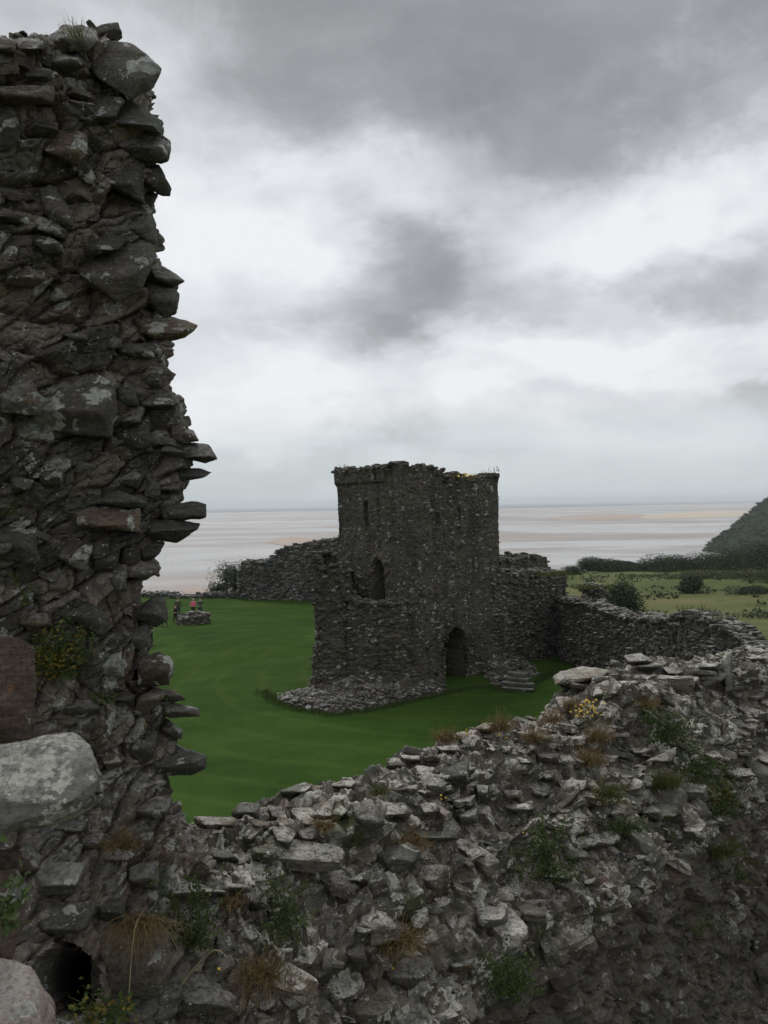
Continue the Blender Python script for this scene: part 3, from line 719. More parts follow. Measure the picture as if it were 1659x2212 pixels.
C0=np.array([.70,44.0]); CL=np.array([-2.75,49.0]); CR=np.array([6.95,50.5])
dl=(CL-C0)/np.linalg.norm(CL-C0); dr=(CR-C0)/np.linalg.norm(CR-C0)
LL=np.linalg.norm(CL-C0); LR=np.linalg.norm(CR-C0)
def arch(u,z,uc,hw,zb,zs,za,soft=.05,noise=0):
    """1 inside a pointed arch opening"""
    half=np.where(z<zs,hw,hw*np.sqrt(np.clip(1-(np.maximum(z-zs,0)/(za-zs))**1.7,0,1)))
    d=np.minimum(half-np.abs(u-uc),z-zb)+noise
    return np.clip(d/soft+.5,0,1)
def build_tower():
    root=empty('stone_tower',(C0[0],C0[1],0)); tag(root,'square ruined stone tower with a broken parapet standing on the lawn before the sea','tower')
    O=np.array(root.location)
    back=CL+dr*LR*.95
    BK=CL+dr*LR; plan=[BK,CL,C0,CR,BK]; l0=LR
    uC=l0+LL
    tp=[(650,1030),(725,1022),(727,1013),(742,1012),(750,1019),(790,1019),(793,1014),(830,1016),(849,1020),(851,1004),(880,1004),(888,1012),(900,1012),(905,1022),(918,1020),(922,1011),(940,1011),(944,1016),(962,1019),(963,1036),(972,1037),(975,1028),(990,1022),(1010,1030),(1016,1036),(1030,1036),(1034,1029),(1055,1026),(1075,1023),(1085,1023)]
    f0=top_from_view([(x,1021+(y-1021)*1.2 if 700<x<1083 else y) for x,y in tp])
    def topf(p,t):
        if t<l0-.05: return 11.6+.3*math.sin(t*3)
        if t>l0+LL+LR+.05: return 11.3+.3*math.sin(t*3)
        return f0(p,t)
    zc=lambda vy,Y: at(850,vy,Y)[2]
    def extra(P,u,z):
        h=np.zeros(z.shape)
        nz=vnoise(P*5,91)*.07
        h-=2.8*arch(u,z,uC+4.55,.98,-.15,1.75,3.05,.05,nz*.2)           # doorway
        h-=.5*np.clip(1-np.hypot((u-(uC+5.75))/.75,(z-1.0)/1.5)**2,0,1)  # torn jamb beside it
        # tall arched opening in the left face
        ua=l0+LL*.705
        h-=2.6*arch(u,z,ua,.50,4.5,6.1,7.0,.05,nz*.12)
        # slit windows
        h-=.8*(np.abs(u-(l0+LL*.51))<.18)*(z>8.9)*(z<10.2)
        h-=.35*(np.abs(u-(uC+5.3))<.10)*(z>8.5)*(z<9.9)
        h-=.3*(np.abs(u-(uC+3.4))<.2)*(z>8.9)*(z<9.5)
        h-=.6*(np.hypot((u-(uC+2.8))/.22,(z-.55)/.14)<1)
        h-=.35*(np.hypot((u-(uC+2.3))/.15,(z-2.0)/.15)<1)
        # parapet band stands proud on the left face and right end
        ph=np.where(u<uC,11.15,11.45); h+=.16*np.clip((z-ph)/.12,0,1)*((u<uC-1.0)|(u>uC+LR*.86))
        # batter and missing facing near the foot
        h+=.25*np.clip((2.0-z)/2.0,0,1)
        h-=.14*np.clip(vnoise(P*np.array([.45,.45,.6]),93)-.1,0,1)
        return h
    b=Buf()
    Q,Nn,nf,nt,pl,s=ring_wall(b,plan,topf,-.4,1.0,.045,(.33,.11),31,.030,extra,1,.22,inner=2.5,lump=.05)
    topstones(b,Q,Nn,nf,nt,650,.12,.40,sep=.45)
    def kp(p):
        return True
    sel=(s>l0)&(s<l0+LL+LR)
    nrm_r=np.array([dr[1],-dr[0]])
    def keepdoor(p):
        u=(p[:2]-C0)@dr; w=(p[:2]-C0)@dl; return not (3.4<u<5.75 and p[2]<3.2 and abs((p[:2]-C0)@nrm_r)<1) and not (LL*.295-.7<w<LL*.295+.75 and 4.3<p[2]<7.2 and u<1.2)
    facestones(b,Q[sel],Nn[sel],nf,1500,.08,.22,.9,keepdoor)
    def sparse(p): return vnoise(np.array([p])*np.array([.5,.5,.55]),12)[0]>.12
    scatter(b,Q[sel][:,:nf],Nn[sel][:,:nf],650,.06,.18,PROTO_LO,lambda p: keepdoor(p) and sparse(p),1.5,.2,.0,.10,(1.2,2.2),(.7,1),align=.05,sep=1.1,alpha=.15)
    b.v=[v-O for v in b.v]; b.build('wall',M['tower'],root)
    # arch stones of the doorway
    b=Buf()
    nr=np.array([dr[1],-dr[0]])
    for k in range(23):
        t=-1+2*k/22; 
        hw=.98; z=1.75+1.3*math.sqrt(max(0,1-abs(t)**1.7*1.0)) if abs(t)<1 else 1.75
        u=4.55+hw*1.07*t; base=C0+dr*u
        nd=Vector((t,0,1.0)).normalized(); V,F=PROTO_LO[k%16]
        ang=math.atan2(t*1.1,1.0)
        ax=np.array([dr[0],dr[1],0]); az=np.array([0,0,1.]); an=np.array([nr[0],nr[1],0])
        W=V*np.array([.16,.5,.55]); c_,s_=math.cos(ang),math.sin(ang)
        W2=W[:,0:1]*(ax*c_-az*s_)+W[:,2:3]*(ax*s_+az*c_)+W[:,1:2]*an
        b.add(W2+np.array([base[0],base[1],z+.12])+an*.02,F,(.3+.4*random.random(),random.random(),0,1))
    b.v=[v-O for v in b.v]; o=b.build('doorway',M['tower'],root); o['label']='dark pointed arch doorway'
    for sd in (-1,1):
        b=Buf()
        for k in range(7):
            V,F=PROTO_LO[(k*3)%16]; base=C0+dr*(4.55+sd*1.1); 
            b.add((V*np.array([.34,.4,.42]))@np.array(Matrix.Rotation(math.atan2(dr[1],dr[0]),3,'Z')).T+np.array([base[0],base[1],.1+k*.26])+np.array([nr[0],nr[1],0])*.04,F,(.3+.5*random.random(),random.random(),0,1))
        b.v=[v-O for v in b.v]; b.build('door_jamb',M['tower'],root)
    # arch stones over the upper opening
    b=Buf(); nl=np.array([-dl[1],dl[0]]); nl=nl if nl[1]<0 else -nl
    ua=LL*.295
    for k in range(13):
        t=-1+2*k/12; z=6.1+.9*math.sqrt(max(0,1-abs(t)**1.7)); base=C0+dl*(ua-.6*t*-1*-1); ang=math.atan2(t,1.)
        ax=np.array([-dl[0],-dl[1],0]); az=np.array([0,0,1.]); an=np.array([nl[0],nl[1],0]); V,F=PROTO_LO[(k*5)%16]; W=V*np.array([.24,.30,.62]); c_,s_=math.cos(ang),math.sin(ang)
        base=C0+dl*(ua)-dl*(.72*t)
        b.add(W[:,0:1]*(ax*c_-az*s_)+W[:,2:3]*(ax*s_+az*c_)+W[:,1:2]*an+np.array([base[0],base[1],z+.26])-an*.02,F,(.6+.3*random.random(),.9,0,1))
    b.v=[v-O for v in b.v]; o=b.build('window',M['tower'],root); o['label']='tall arched opening in the left face'
    # lower block in front of the left face
    b=Buf()
    A=np.array([-3.85,43.9]); B=np.array([.75,42.9])
    tp2=top_from_view([(660,1190),(690,1200),(700,1225),(735,1222),(737,1224),(742,1240),(748,1285),(760,1298),(800,1302),(840,1302),(870,1300),(900,1296)])
    def tf2(p,t):
        return tp2(p,t) if p[1]<44.5 else 6.2
    Q,Nn,nf,nt,pl,s=ring_wall(b,[A+np.array([.9,6]),A,B,B+np.array([.9,1.2])],tf2,-.4,1.3,.05,(.38,.13),41,.075,
        lambda P,u,z: .35*np.clip((1.4-z)/1.4,0,1)-.30*np.clip(vnoise(P*np.array([.5,.5,.6]),95)+.05,0,1)-.25*np.clip((z-3.2)/3,0,1)*0,1,.3,inner=1.2)
    topstones(b,Q,Nn,nf,nt,420,.12,.36,sep=.5); facestones(b,Q,Nn,nf,1100,.10,.32,.75)
    b.v=[v-O for v in b.v]; o=b.build('front_block',M['tower'],root); o['label']='lower broken block against the left face'
    # rubble footing spilling toward the lawn
    b=Buf(); 
    nu,nv=230,70; P=np.zeros((nu,nv,3))
    outer=resample([at(566,1482,45.2)[:2],at(600,1512,42.4)[:2],at(640,1530,41.0)[:2],at(720,1549,39.7)[:2],at(800,1540,40.6)[:2],at(900,1512,42.6)[:2],at(1000,1490,44.8)[:2]],.05)[0]
    outer=np.stack([np.interp(np.linspace(0,1,nu),np.linspace(0,1,len(outer)),outer[:,k]) for k in (0,1)],-1)
    inner_=np.stack([np.linspace(-5.9,3.6,nu),np.linspace(44.9,46.3,nu)],-1)
    for i in range(nu):
        for j in range(nv):
            f=j/(nv-1); q=outer[i]*(1-f)+inner_[i]*f; x=i/nu
            hh=(.22+.38*min(1,max(0,x-.1)*5))*min(1,f*9)+(1.0*min(1,max(0,x-.3)*4)*max(0,1-max(0,x-.6)*3.2))*min(1,max(0,f-.15)*2.2)
            P[i,j]=(q[0],q[1],-.25+hh*min(1,x*12+.25)*min(1,(1-x)*6))
    def orient(P,*a,**k):
        t=Buf(); Q,Nn=sheet(t,P,*a,**k)
        if Nn[...,2].mean()<0: t=Buf(); Q,Nn=sheet(t,P,*a,flip=True,**k)
        return t,Q,Nn
    t,Q,Nn=orient(P,(.34,.16),.10,1.,.8,.35,.02,.08,51)
    b.add(t.v[0],t.f[0],t.t[0]); scatter(b,Q,Nn,2200,.08,.34,PROTO_LO,None,1.6,.1,.2,.25,(1,1.8),sep=.6)
    b.v=[v-O for v in b.v]; o=b.build('footing',M['rubble'],root); o['label']='low spread of rubble at the foot of the tower'
    return root
TOWER=build_tower()

def build_gate_wall():
    root=empty('gatehouse_wall',(9,52,0)); tag(root,'massive dark wall block joined to the right side of the tower, grass on its thick top','ruined wall'); O=np.array(root.location)
    b=Buf(); st=CR-dr*.6; en=C0+dr*(LR*1.83)
    f=top_from_view([(1080,1232),(1110,1236),(1160,1238),(1200,1238),(1241,1240),(1260,1250)])
    Q,Nn,nf,nt,pl,s=ring_wall(b,[st,en,en+dl*4.2],lambda p,t:f(p,t) if t<LR else 5.4,-.4,4.0,.06,(.4,.15),61,.09,None,1,.3,inner=1.)
    topstones(b,Q,Nn,nf,nt,700,.12,.4); facestones(b,Q,Nn,nf,2300,.1,.32,.7)
    b.v=[v-O for v in b.v]; b.build('wall',M['curtain'],root)
    # far parapet of the block, seen above its top
    b=Buf(); s2=CR+dl*1.8-dr*.2; e2=s2+dr*8.2+dl*.2
    f=top_from_view([(1080,1208),(1110,1210),(1120,1203),(1160,1203),(1200,1210),(1225,1212),(1242,1225),(1250,1250)])
    Q,Nn,nf,nt,pl,s=ring_wall(b,[s2,e2,e2+dl*3],lambda p,t:f(p,t),3.5,1.8,.07,(.4,.15),63,.10,
       lambda P,u,z:-1.0*np.clip(1-np.hypot((u-1.6)/.9,(z-5.9)/.5)**4,0,1),1,.35,inner=1.)
    topstones(b,Q,Nn,nf,nt,500,.12,.4)
    b.v=[v-O for v in b.v]; o=b.build('parapet',M['curtain'],root)
    # low flight of steps and rubble at the foot
    return root
build_gate_wall()
def build_steps():
    M['steps']=M['tower']; root=empty('stone_steps',at(1130,1500,44)); tag(root,'heap of stone steps and rubble against the wall right of the pointed doorway','steps'); O=np.array(root.location)
    b=Buf(); nu,nv=150,90; P=np.zeros((nu,nv,3))
    a=at(1066,1488,45.6)[:2]; c=at(1108,1503,44.0)[:2]; d_=at(1203,1450,49.4)[:2]
    outer=resample([a,c,d_],.05)[0]; outer=np.stack([np.interp(np.linspace(0,1,nu),np.linspace(0,1,len(outer)),outer[:,k]) for k in (0,1)],-1)
    in0=C0+dr*7.2; in1=C0+dr*12
    for i in range(nu):
        for j in range(nv):
            f=j/(nv-1); g=i/(nu-1); q=outer[i]*(1-f)+(in0*(1-g)+in1*g)*f
            st=math.floor(f*6)/6+min(1,(f*6%1)*5)/6
            P[i,j]=(q[0],q[1],-.25+.95*st*math.sin(math.pi*min(1,max(0,.12+g*.95)))**.7)
    t=Buf(); Q,Nn=sheet(t,P,(.5,.2),.05,1.,.8,.3,.012,.05,71)
    if Nn[...,2].mean()<0: t=Buf(); Q,Nn=sheet(t,P,(.5,.2),.05,1.,.8,.3,.012,.05,71,flip=True)
    b.add(t.v[0],t.f[0],t.t[0]); scatter(b,Q,Nn,1100,.1,.38,PROTO_LO,None,1.5,.15,.2,.15,(1,1.9),sep=.6)
    b.v=[v-O for v in b.v]; b.build('rubble_flight',M['curtain'],root)
    s0=np.array(at(1076,1497,44.7)); s0[2]=0; s1=np.array(at(1112,1500,44.3)); s1[2]=0; dv=(s1-s0)/np.linalg.norm(s1-s0); bk=np.array([-.2,1.,0]); ang=math.atan2(dv[1],dv[0])
    for k in range(4):
        V,F=make_proto(700+k,.3,.09,4,.015); V=V/np.abs(V).max(0)*.5
        W=(V*np.array([1.9-.3*k+.3*(k%2),.6,.20]))@np.array(Matrix.Rotation(ang+.12*(k%2)-.05*k,3,'Z')).T+s0+dv*(1.2+.12*k)+bk*(.38*k+.1)+np.array([0,0,.10+.2*k])-O
        b=Buf(); b.add(W,F,(.35+.1*k,.6,.3,1)); b.build('step',M['curtain'],root)
    return root
build_steps()
def build_right_curtain():
    root=empty('curtain_wall',(13,40,0)); tag(root,'long dark curtain wall curving from the tower block to the right edge, shrubs behind it','ruined wall'); O=np.array(root.location)
    b=Buf()
    plan=[(11.2,55.5),(11.35,52),(11.9,47),(12.5,43),(13.0,39),(13.3,36),(13.6,33),(13.9,30),(14.4,26.5)]
    f=top_from_view([(1215,1296),(1235,1300),(1250,1300),(1262,1306),(1290,1312),(1330,1328),(1370,1335),(1395,1343),(1410,1339),(1450,1334),(1475,1326),(1510,1330),(1540,1345),(1570,1364),(1590,1382),(1620,1400),(1659,1418),(1800,1450)])
    Q,Nn,nf,nt,pl,s=ring_wall(b,plan,f,-.4,1.0,.055,(.38,.14),81,.07,lambda P,u,z:-.25*np.clip(vnoise(P*np.array([.5,.5,.6]),97),0,1)*1.,1,.3,inner=3)
    if Nn[len(pl)//2,nf//2,0]>0: pass
    topstones(b,Q,Nn,nf,nt,2200,.12,.42,sep=.45); facestones(b,Q,Nn,nf,3800,.1,.34,.65)
    b.v=[v-O for v in b.v]; b.build('wall',M['curtain'],root)
    # low thick piece with grass on top where the wall meets the block
    b=Buf(); a=np.array([11.6,50.5]); f2=top_from_view([(1200,1262),(1250,1266),(1268,1268),(1300,1275),(1318,1290),(1330,1300)])
    Q,Nn,nf,nt,pl,s=ring_wall(b,[(11.9,50.6),(13.1,49.5),(13.5,51.5)],f2,1.,.9,.08,(.4,.15),83,.10,None,1,.3,inner=1.5)
    topstones(b,Q,Nn,nf,nt,260,.14,.4)
    b.v=[v-O for v in b.v]; b.build('buttress',M['curtain'],root)
build_right_curtain()
def build_far_wall():
    root=empty('curtain_wall',(-14,88,0)); tag(root,'far curtain wall at the back of the lawn, low at the left and climbing toward the tower','ruined wall'); O=np.array(root.location)
    b=Buf()
    plan=[(at(x,1200,Y)[0],Y) for x,Y in ((150,97),(250,95),(330,93),(400,92),(500,91),(600,90),(700,88),(760,84),(790,70))]
    f=top_from_view([(100,1284),(330,1283),(348,1281),(372,1286),(395,1291),(440,1288),(480,1284),(508,1281),(514,1276),(518,1225),(522,1216),(540,1213),(575,1212),(595,1200),(600,1192),(625,1183),(650,1180),(672,1172),(680,1168),(693,1170),(702,1166),(715,1167),(740,1160),(800,1160)])
    Q,Nn,nf,nt,pl,s=ring_wall(b,plan,f,-.5,1.5,.11,(.5,.2),91,.14,None,1,.25,inner=3,rough=.03,lump=.12)
    topstones(b,Q,Nn,nf,nt,1100,.18,.6); facestones(b,Q,Nn,nf,3500,.16,.42,.7)
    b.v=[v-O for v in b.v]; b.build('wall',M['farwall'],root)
build_far_wall()

# ------------------------------------------------------------------ ground
def grid_obj(name,xs,ys,zf,mat,smooth=True):
    X,Y=np.meshgrid(xs,ys,indexing='ij'); Z=zf(X,Y); P=np.stack([X,Y,Z],-1)
    nu,nv=X.shape; ii=np.arange(nu*nv).reshape(nu,nv); F=np.stack([ii[:-1,:-1],ii[1:,:-1],ii[1:,1:],ii[:-1,1:]],-1).reshape(-1,4)
    b=Buf(); b.add(P.reshape(-1,3),F); return b.build(name,mat,None,smooth)
def lawn_z(X,Y):
    p=np.stack([X/16,Y/16,X*0],-1); z=fbm(p,3,3)*.28
    z=z+.35*np.exp(-(((X+9)/4.5)**2+((Y-62)/7)**2))+.25*np.exp(-(((X+3)/3)**2+((Y-34)/5)**2))
    # shallow bank curving round the tower foot
    d=np.hypot((X-.5)/1.25,(Y-47))
    z=z-.35*np.exp(-((d-10.5)/1.8)**2)
    near=np.clip((np.hypot(X-1,(Y-46))-9)/5,0,1)
    return z*near*1.0+0.0
def lawn_mat():
    m=bpy.data.materials.new('lawn_grass'); N=NT(m); geo=N.n('ShaderNodeNewGeometry'); pos=geo.outputs['Position']
    a=N.noise(pos,.11,4,.6,.6); b=N.noise(pos,1.2,5,.7); c=N.noise(pos,9,5,.75); d=N.noise(N.mapping(pos,(.35,1.3,1)),.5,4,.6)
    x=N.math('ADD',N.math('MULTIPLY',a,.40),N.math('MULTIPLY',b,.2)); x=N.math('ADD',x,N.math('MULTIPLY',c,.2)); x=N.math('ADD',x,N.math('MULTIPLY',d,.25))
    col=N.ramp(x,[(.38,(.020,.046,.008)),(.50,(.031,.068,.011)),(.60,(.046,.088,.016)),(.70,(.075,.108,.026))])
    # mowing arcs round the tower
    sx=N.n('ShaderNodeSeparateXYZ'); N.l(pos,sx.inputs[0])
    dx=N.math('SUBTRACT',sx.outputs[0],4.0); dy=N.math('SUBTRACT',sx.outputs[1],50.0)
    rr=N.math('SQRT',N.math('ADD',N.math('MULTIPLY',dx,dx),N.math('MULTIPLY',dy,dy)))
    wv=N.math('SINE',N.math('ADD',N.math('MULTIPLY',rr,2.6),N.math('MULTIPLY',a,6)))
    col=N.mix(N.math('MULTIPLY',N.mr(wv,.6,1.0),.09),col,(.15,.17,.035))
    bs=N.n('ShaderNodeBsdfPrincipled'); N.l(col,bs.inputs['Base Color']); bs.inputs['Roughness'].default_value=.95; bs.inputs['Specular IOR Level'].default_value=.05
    bp=N.n('ShaderNodeBump'); bp.inputs['Strength'].default_value=.6; bp.inputs['Distance'].default_value=.10; N.l(N.math('ADD',c,N.math('MULTIPLY',N.noise(pos,30,3),.5)),bp.inputs['Height']); N.l(bp.outputs[0],bs.inputs['Normal'])
    out=N.n('ShaderNodeOutputMaterial'); N.l(bs.outputs[0],out.inputs[0]); return m
lw=grid_obj('lawn',np.linspace(-75,16,300),np.linspace(3,96,300),lawn_z,lawn_mat()); tag(lw,'mown green castle lawn','lawn',kind='structure')
def hill_z(X,Y):
    # castle plateau, field falling gently to the right, steep drop to the shore
    z=-.4-np.clip(Y-60,0,200)*.047
    edge_l=np.clip((Y-97)/70,0,1.4); edge_r=np.clip((Y-213)/26,0,1.4); t_=np.clip((X-10)/15,0,1)
    e=edge_l*(1-t_)+edge_r*t_
    z=z-1.6*np.clip((15-X)/2,0,1)*np.clip((98-Y)/2,0,1)
    e=e*e
    z=z-e*42
    z=z+fbm(np.stack([X/18,Y/18,X*0],-1),4,8)*.55*np.clip((X-12)/10,0,1)
    z=z+fbm(np.stack([X/2.2,Y/2.2,X*0],-1),3,18)*.12*np.clip((X-14)/6,0,1)
    z=np.where(X<-70,z-np.clip((-70-X)/40,0,1.5)*30,z)
    return np.maximum(z,-46)
def field_mat():
    m=bpy.data.materials.new('rough_pasture'); N=NT(m); geo=N.n('ShaderNodeNewGeometry'); pos=geo.outputs['Position']
    a=N.noise(N.mapping(pos,(1,.6,1)),.045,4,.6,.8); b=N.noise(pos,.5,5,.7); c=N.noise(pos,3,4,.7)
    x=N.math('ADD',N.math('MULTIPLY',a,.55),N.math('MULTIPLY',b,.3)); x=N.math('ADD',x,N.math('MULTIPLY',c,.2))
    col=N.ramp(x,[(.36,(.06,.085,.028)),(.50,(.10,.125,.042)),(.60,(.165,.165,.07)),(.74,(.23,.20,.10))])
    bs=N.n('ShaderNodeBsdfPrincipled'); N.l(col,bs.inputs['Base Color']); bs.inputs['Roughness'].default_value=.9; bs.inputs['Specular IOR Level'].default_value=.1
    bp=N.n('ShaderNodeBump'); bp.inputs['Strength'].default_value=.8; bp.inputs['Distance'].default_value=.5; N.l(N.math('ADD',c,b),bp.inputs['Height']); N.l(bp.outputs[0],bs.inputs['Normal'])
    out=N.n('ShaderNodeOutputMaterial'); N.l(bs.outputs[0],out.inputs[0]); return m
fl=grid_obj('hillside',np.linspace(-260,420,520),np.linspace(-120,420,420),hill_z,field_mat()); tag(fl,'rough yellow green pasture on the castle hillside','field',kind='structure')
# tidal flats, sea, sandbanks
SEAZ=-45.0
def flats_mat():
    m=bpy.data.materials.new('wet_tidal_sand'); N=NT(m); geo=N.n('ShaderNodeNewGeometry'); pos=geo.outputs['Position']
    st=N.noise(N.mapping(pos,(.0012,.0024,1)),1,7,.60,.9); f=N.noise(N.mapping(pos,(.006,.014,1)),1,6,.7,.5); g=N.noise(N.mapping(pos,(.03,.12,1)),1,4,.7,.3)
    x=N.math('ADD',N.math('MULTIPLY',st,.62),N.math('MULTIPLY',f,.28)); x=N.math('ADD',x,N.math('MULTIPLY',g,.10))
    wet=N.mr(x,.42,.60)          # 1 = film of water
    dry=N.ramp(f,[(.35,(.25,.205,.175)),(.65,(.33,.285,.25))])
    col=N.mix(wet,dry,(.30,.285,.275))
    bs=N.n('ShaderNodeBsdfPrincipled'); N.l(col,bs.inputs['Base Color']); N.l(N.mr(wet,0,1,.42,.18),bs.inputs['Roughness']); bs.inputs['IOR'].default_value=1.33
    bp=N.n('ShaderNodeBump'); bp.inputs['Strength'].default_value=.25; bp.inputs['Distance'].default_value=1.; N.l(g,bp.inputs['Height']); N.l(bp.outputs[0],bs.inputs['Normal'])
    out=N.n('ShaderNodeOutputMaterial'); N.l(bs.outputs[0],out.inputs[0]); return m
def flat_poly(name,pts,z,mat,label,cat):
    b=Buf(); n=len(pts); b.add([(x,y,z) for x,y in pts],np.arange(n)[None]); o=b.build(name,mat); tag(o,label,cat,kind='structure'); return o
flat_poly('tidal_flats',[(-40000,-3000),(40000,-3000),(40000,45000),(-40000,45000)],SEAZ,flats_mat(),'wide wet tidal flats reaching to the sea','mudflat')
def sea_mat():
    m=bpy.data.materials.new('sea_water'); N=NT(m); geo=N.n('ShaderNodeNewGeometry'); pos=geo.outputs['Position']
    st=N.noise(N.mapping(pos,(.0003,.002,1)),1,5,.6)
    col=N.ramp(st,[(.4,(.09,.13,.15)),(.6,(.15,.19,.21))]); bs=N.n('ShaderNodeBsdfPrincipled'); N.l(col,bs.inputs['Base Color']); bs.inputs['Roughness'].default_value=.6; bs.inputs['IOR'].default_value=1.15
    out=N.n('ShaderNodeOutputMaterial'); N.l(bs.outputs[0],out.inputs[0]); return m
sp=[]
for i in range(61):
    x=-24000+i*800; sp.append((x,9500+900*math.sin(i*.37)+500*math.sin(i*1.3+1)+ (2500 if x>3000 else 0)*min(1,(x-3000)/4000 if x>3000 else 0)))
flat_poly('sea',sp+[(45000,45000),(-45000,45000)],SEAZ+1.5,sea_mat(),'thin blue grey band of open sea on the horizon','sea')
def sandbank(poly,mat,label,h=1.2):
    """low lens of sand, outline in picture coordinates on the flats"""
    pts=[]
    for vx,vy in poly:
        d=at(vx,vy,100.)-CAM; t=(SEAZ-CAMZ)/d[2]; pts.append(CAM+d*t)
    pts=np.array(pts)[:,:2]; c=pts.mean(0); V=[];F=[]
    n=len(pts); rings=[(1,.05),(.93,.3),(.75,.8),(.4,1.0)]
    for s_,hh in rings:
        for p in pts: q=c+(p-c)*s_; V.append((q[0],q[1],SEAZ+.3+h*hh))
    V.append((c[0],c[1],SEAZ+.3+h))
    for r_ in range(3):
        for i in range(n): F.append((r_*n+i,r_*n+(i+1)%n,(r_+1)*n+(i+1)%n,(r_+1)*n+i))
    T=[(3*n+i,3*n+(i+1)%n,4*n) for i in range(n)]
    b=Buf(); b.add(V,[np.array(F),np.array(T)]); o=b.build('sandbank',mat,None,True); tag(o,label,'sandbank',kind='structure'); return o
M['sand']=plain('sunlit_sand',(.50,.42,.32),.9,.08,.002); M['sand2']=plain('damp_sand',(.40,.31,.255),.85,.1,.002)  # first sand is paler: sunlight on the far right bank put into its colour
sandbank([(1330,1118),(1400,1112),(1480,1107),(1560,1103),(1640,1103),(1700,1108),(1640,1114),(1560,1118),(1460,1121),(1380,1121)],M['sand'],'pale sunlit sandbank far out at the right')
sandbank([(1180,1118),(1260,1112),(1340,1110),(1420,1112),(1400,1120),(1300,1123),(1220,1124)],M['sand2'],'duller sandbank left of the pale one')
sandbank([(575,1172),(600,1163),(640,1160),(690,1166),(740,1174),(690,1182),(620,1180)],M['sand2'],'brown sandbank beside a channel left of the tower')
sandbank([(390,1276),(420,1272),(470,1275),(500,1279),(460,1285),(400,1284)],M['sand2'],'brown sand spit just beyond the low far wall')

# ------------------------------------------------------------------ foliage
def leaf_quads(C,Nrm,size,rng,aspect=.6):
    n=len(C); a=rng.normal(size=(n,3)); a-= (a*Nrm).sum(1)[:,None]*Nrm; a/=np.linalg.norm(a,axis=1)[:,None]; b_=np.cross(Nrm,a)
    s=size*rng.uniform(.6,1.3,n)[:,None]
    v0=C-a*s*.5; v1=C+b_*s*aspect*.5+Nrm*s*.08; v2=C+a*s*.5; v3=C-b_*s*aspect*.5+Nrm*s*.08
    V=np.stack([v0,v1,v2,v3],1).reshape(-1,3); F=np.arange(4*n).reshape(n,4); return V,F
def crown_points(rng,n,w,h,lobes=9,d=None):
    """leaf positions spread over clumps, uneven outline"""
    d=d or w; L=[]
    for k in range(lobes):
        a=rng.uniform(0,6.283); rr=rng.uniform(0,.62); z=rng.uniform(.0,.74)**1.2
        s=rng.uniform(.20,.40)*(1.15-.5*z)
        L.append((math.cos(a)*rr*w*.62*(1.15-.75*z),math.sin(a)*rr*d*.5*(1.1-.6*z),z*h,s*w,s*d,s*h*1.0))
    k=rng.integers(len(L),size=n); L=np.array(L)[k]
    u=rng.normal(size=(n,3)); u/=np.linalg.norm(u,axis=1)[:,None]; r=rng.uniform(.55,1.12,n)**.7
    C=L[:,:3]+u*L[:,3:]*r[:,None]; Nn=u+rng.normal(0,.5,(n,3)); Nn[:,2]+=.4; Nn/=np.linalg.norm(Nn,axis=1)[:,None]
    C[:,2]=np.maximum(C[:,2],.02)
    return C,Nn,k/len(L)
def shrub(base,w,h,label,mat='shrub',n=3500,leaf=.16,group=None,seed=1,name='shrub',lobes=10,cat='shrub'):
    rng=np.random.default_rng(seed); root=empty(name,base); tag(root,label,cat,group)
    C,Nn,k=crown_points(rng,n,w,h,lobes); V,F=leaf_quads(C,Nn,leaf,rng)
    b=Buf(); T=np.repeat(np.stack([np.clip(k*.4+rng.uniform(0,.6,n),0,1)]*3+[np.ones(n)],-1),4,axis=0); b.add(V,F,T); b.build('crown',M[mat],root)
    b=Buf()
    for q in range(4):
        a=rng.uniform(0,6.28); v,f=tube([(0,0,-.3),(math.cos(a)*w*.06,math.sin(a)*w*.06,h*.3),(math.cos(a)*w*.2,math.sin(a)*w*.2,h*.62)],[.035*h,.025*h,.008*h],5); b.add(v,f)
    b.build('trunk',M['bark'],root); return root
def on_ground(vx,vy,Y,zf=None):
    p=at(vx,vy,Y); return (p[0],p[1],p[2])
# wind-bent bush by the far wall
p=at(512,1284,94); shrub((p[0],p[1],p[2]-.8),6.6,5.6,'taller dark leafy tree rising behind the low far wall left of the tower',n=8500,leaf=.20,seed=3,name='tree',lobes=13,cat='tree')
p=at(474,1284,95); shrub((p[0],p[1],p[2]-1.),3.4,2.7,'low dark bush at the left foot of the taller tree behind the far wall',n=2600,leaf=.18,seed=4,lobes=8)
# field shrubs, picture x, base y, depth, width m, height m
FS=[(1350,1330,84,5.2,5.0,'tall dark rounded shrub just behind the curtain wall, nearest in the field'),
(1494,1278,118,4.4,2.9,'solitary dark round shrub in the middle of the pasture'),
(1625,1300,110,6.2,2.5,'dark shrub low at the right edge of the pasture, below the hillside'),
(1560,1314,105,4.6,1.1,'small flat bramble clump left of the shrub at the right edge'),
(1268,1262,120,2.4,1.1,'tiny shrub against the grassy end of the tower block'),
(1650,1372,80,9,2.9,'dark bramble mass at the right edge touching the curtain wall top'),
(1236,1216,180,5,2.4,'dark bush peeping over the top of the tower block')]
for i,(vx,vy,Y,w,h,lb) in enumerate(FS):
    p=at(vx,vy,Y); p[2]=min(p[2],float(hill_z(np.array([p[0]]),np.array([p[1]]))[0])+.1); shrub((p[0],p[1],p[2]-.15),w,h,lb,'shrub' if i!=3 else 'shrub2',n=7000 if i<3 else 4200,leaf=.24,seed=20+i,lobes=14)
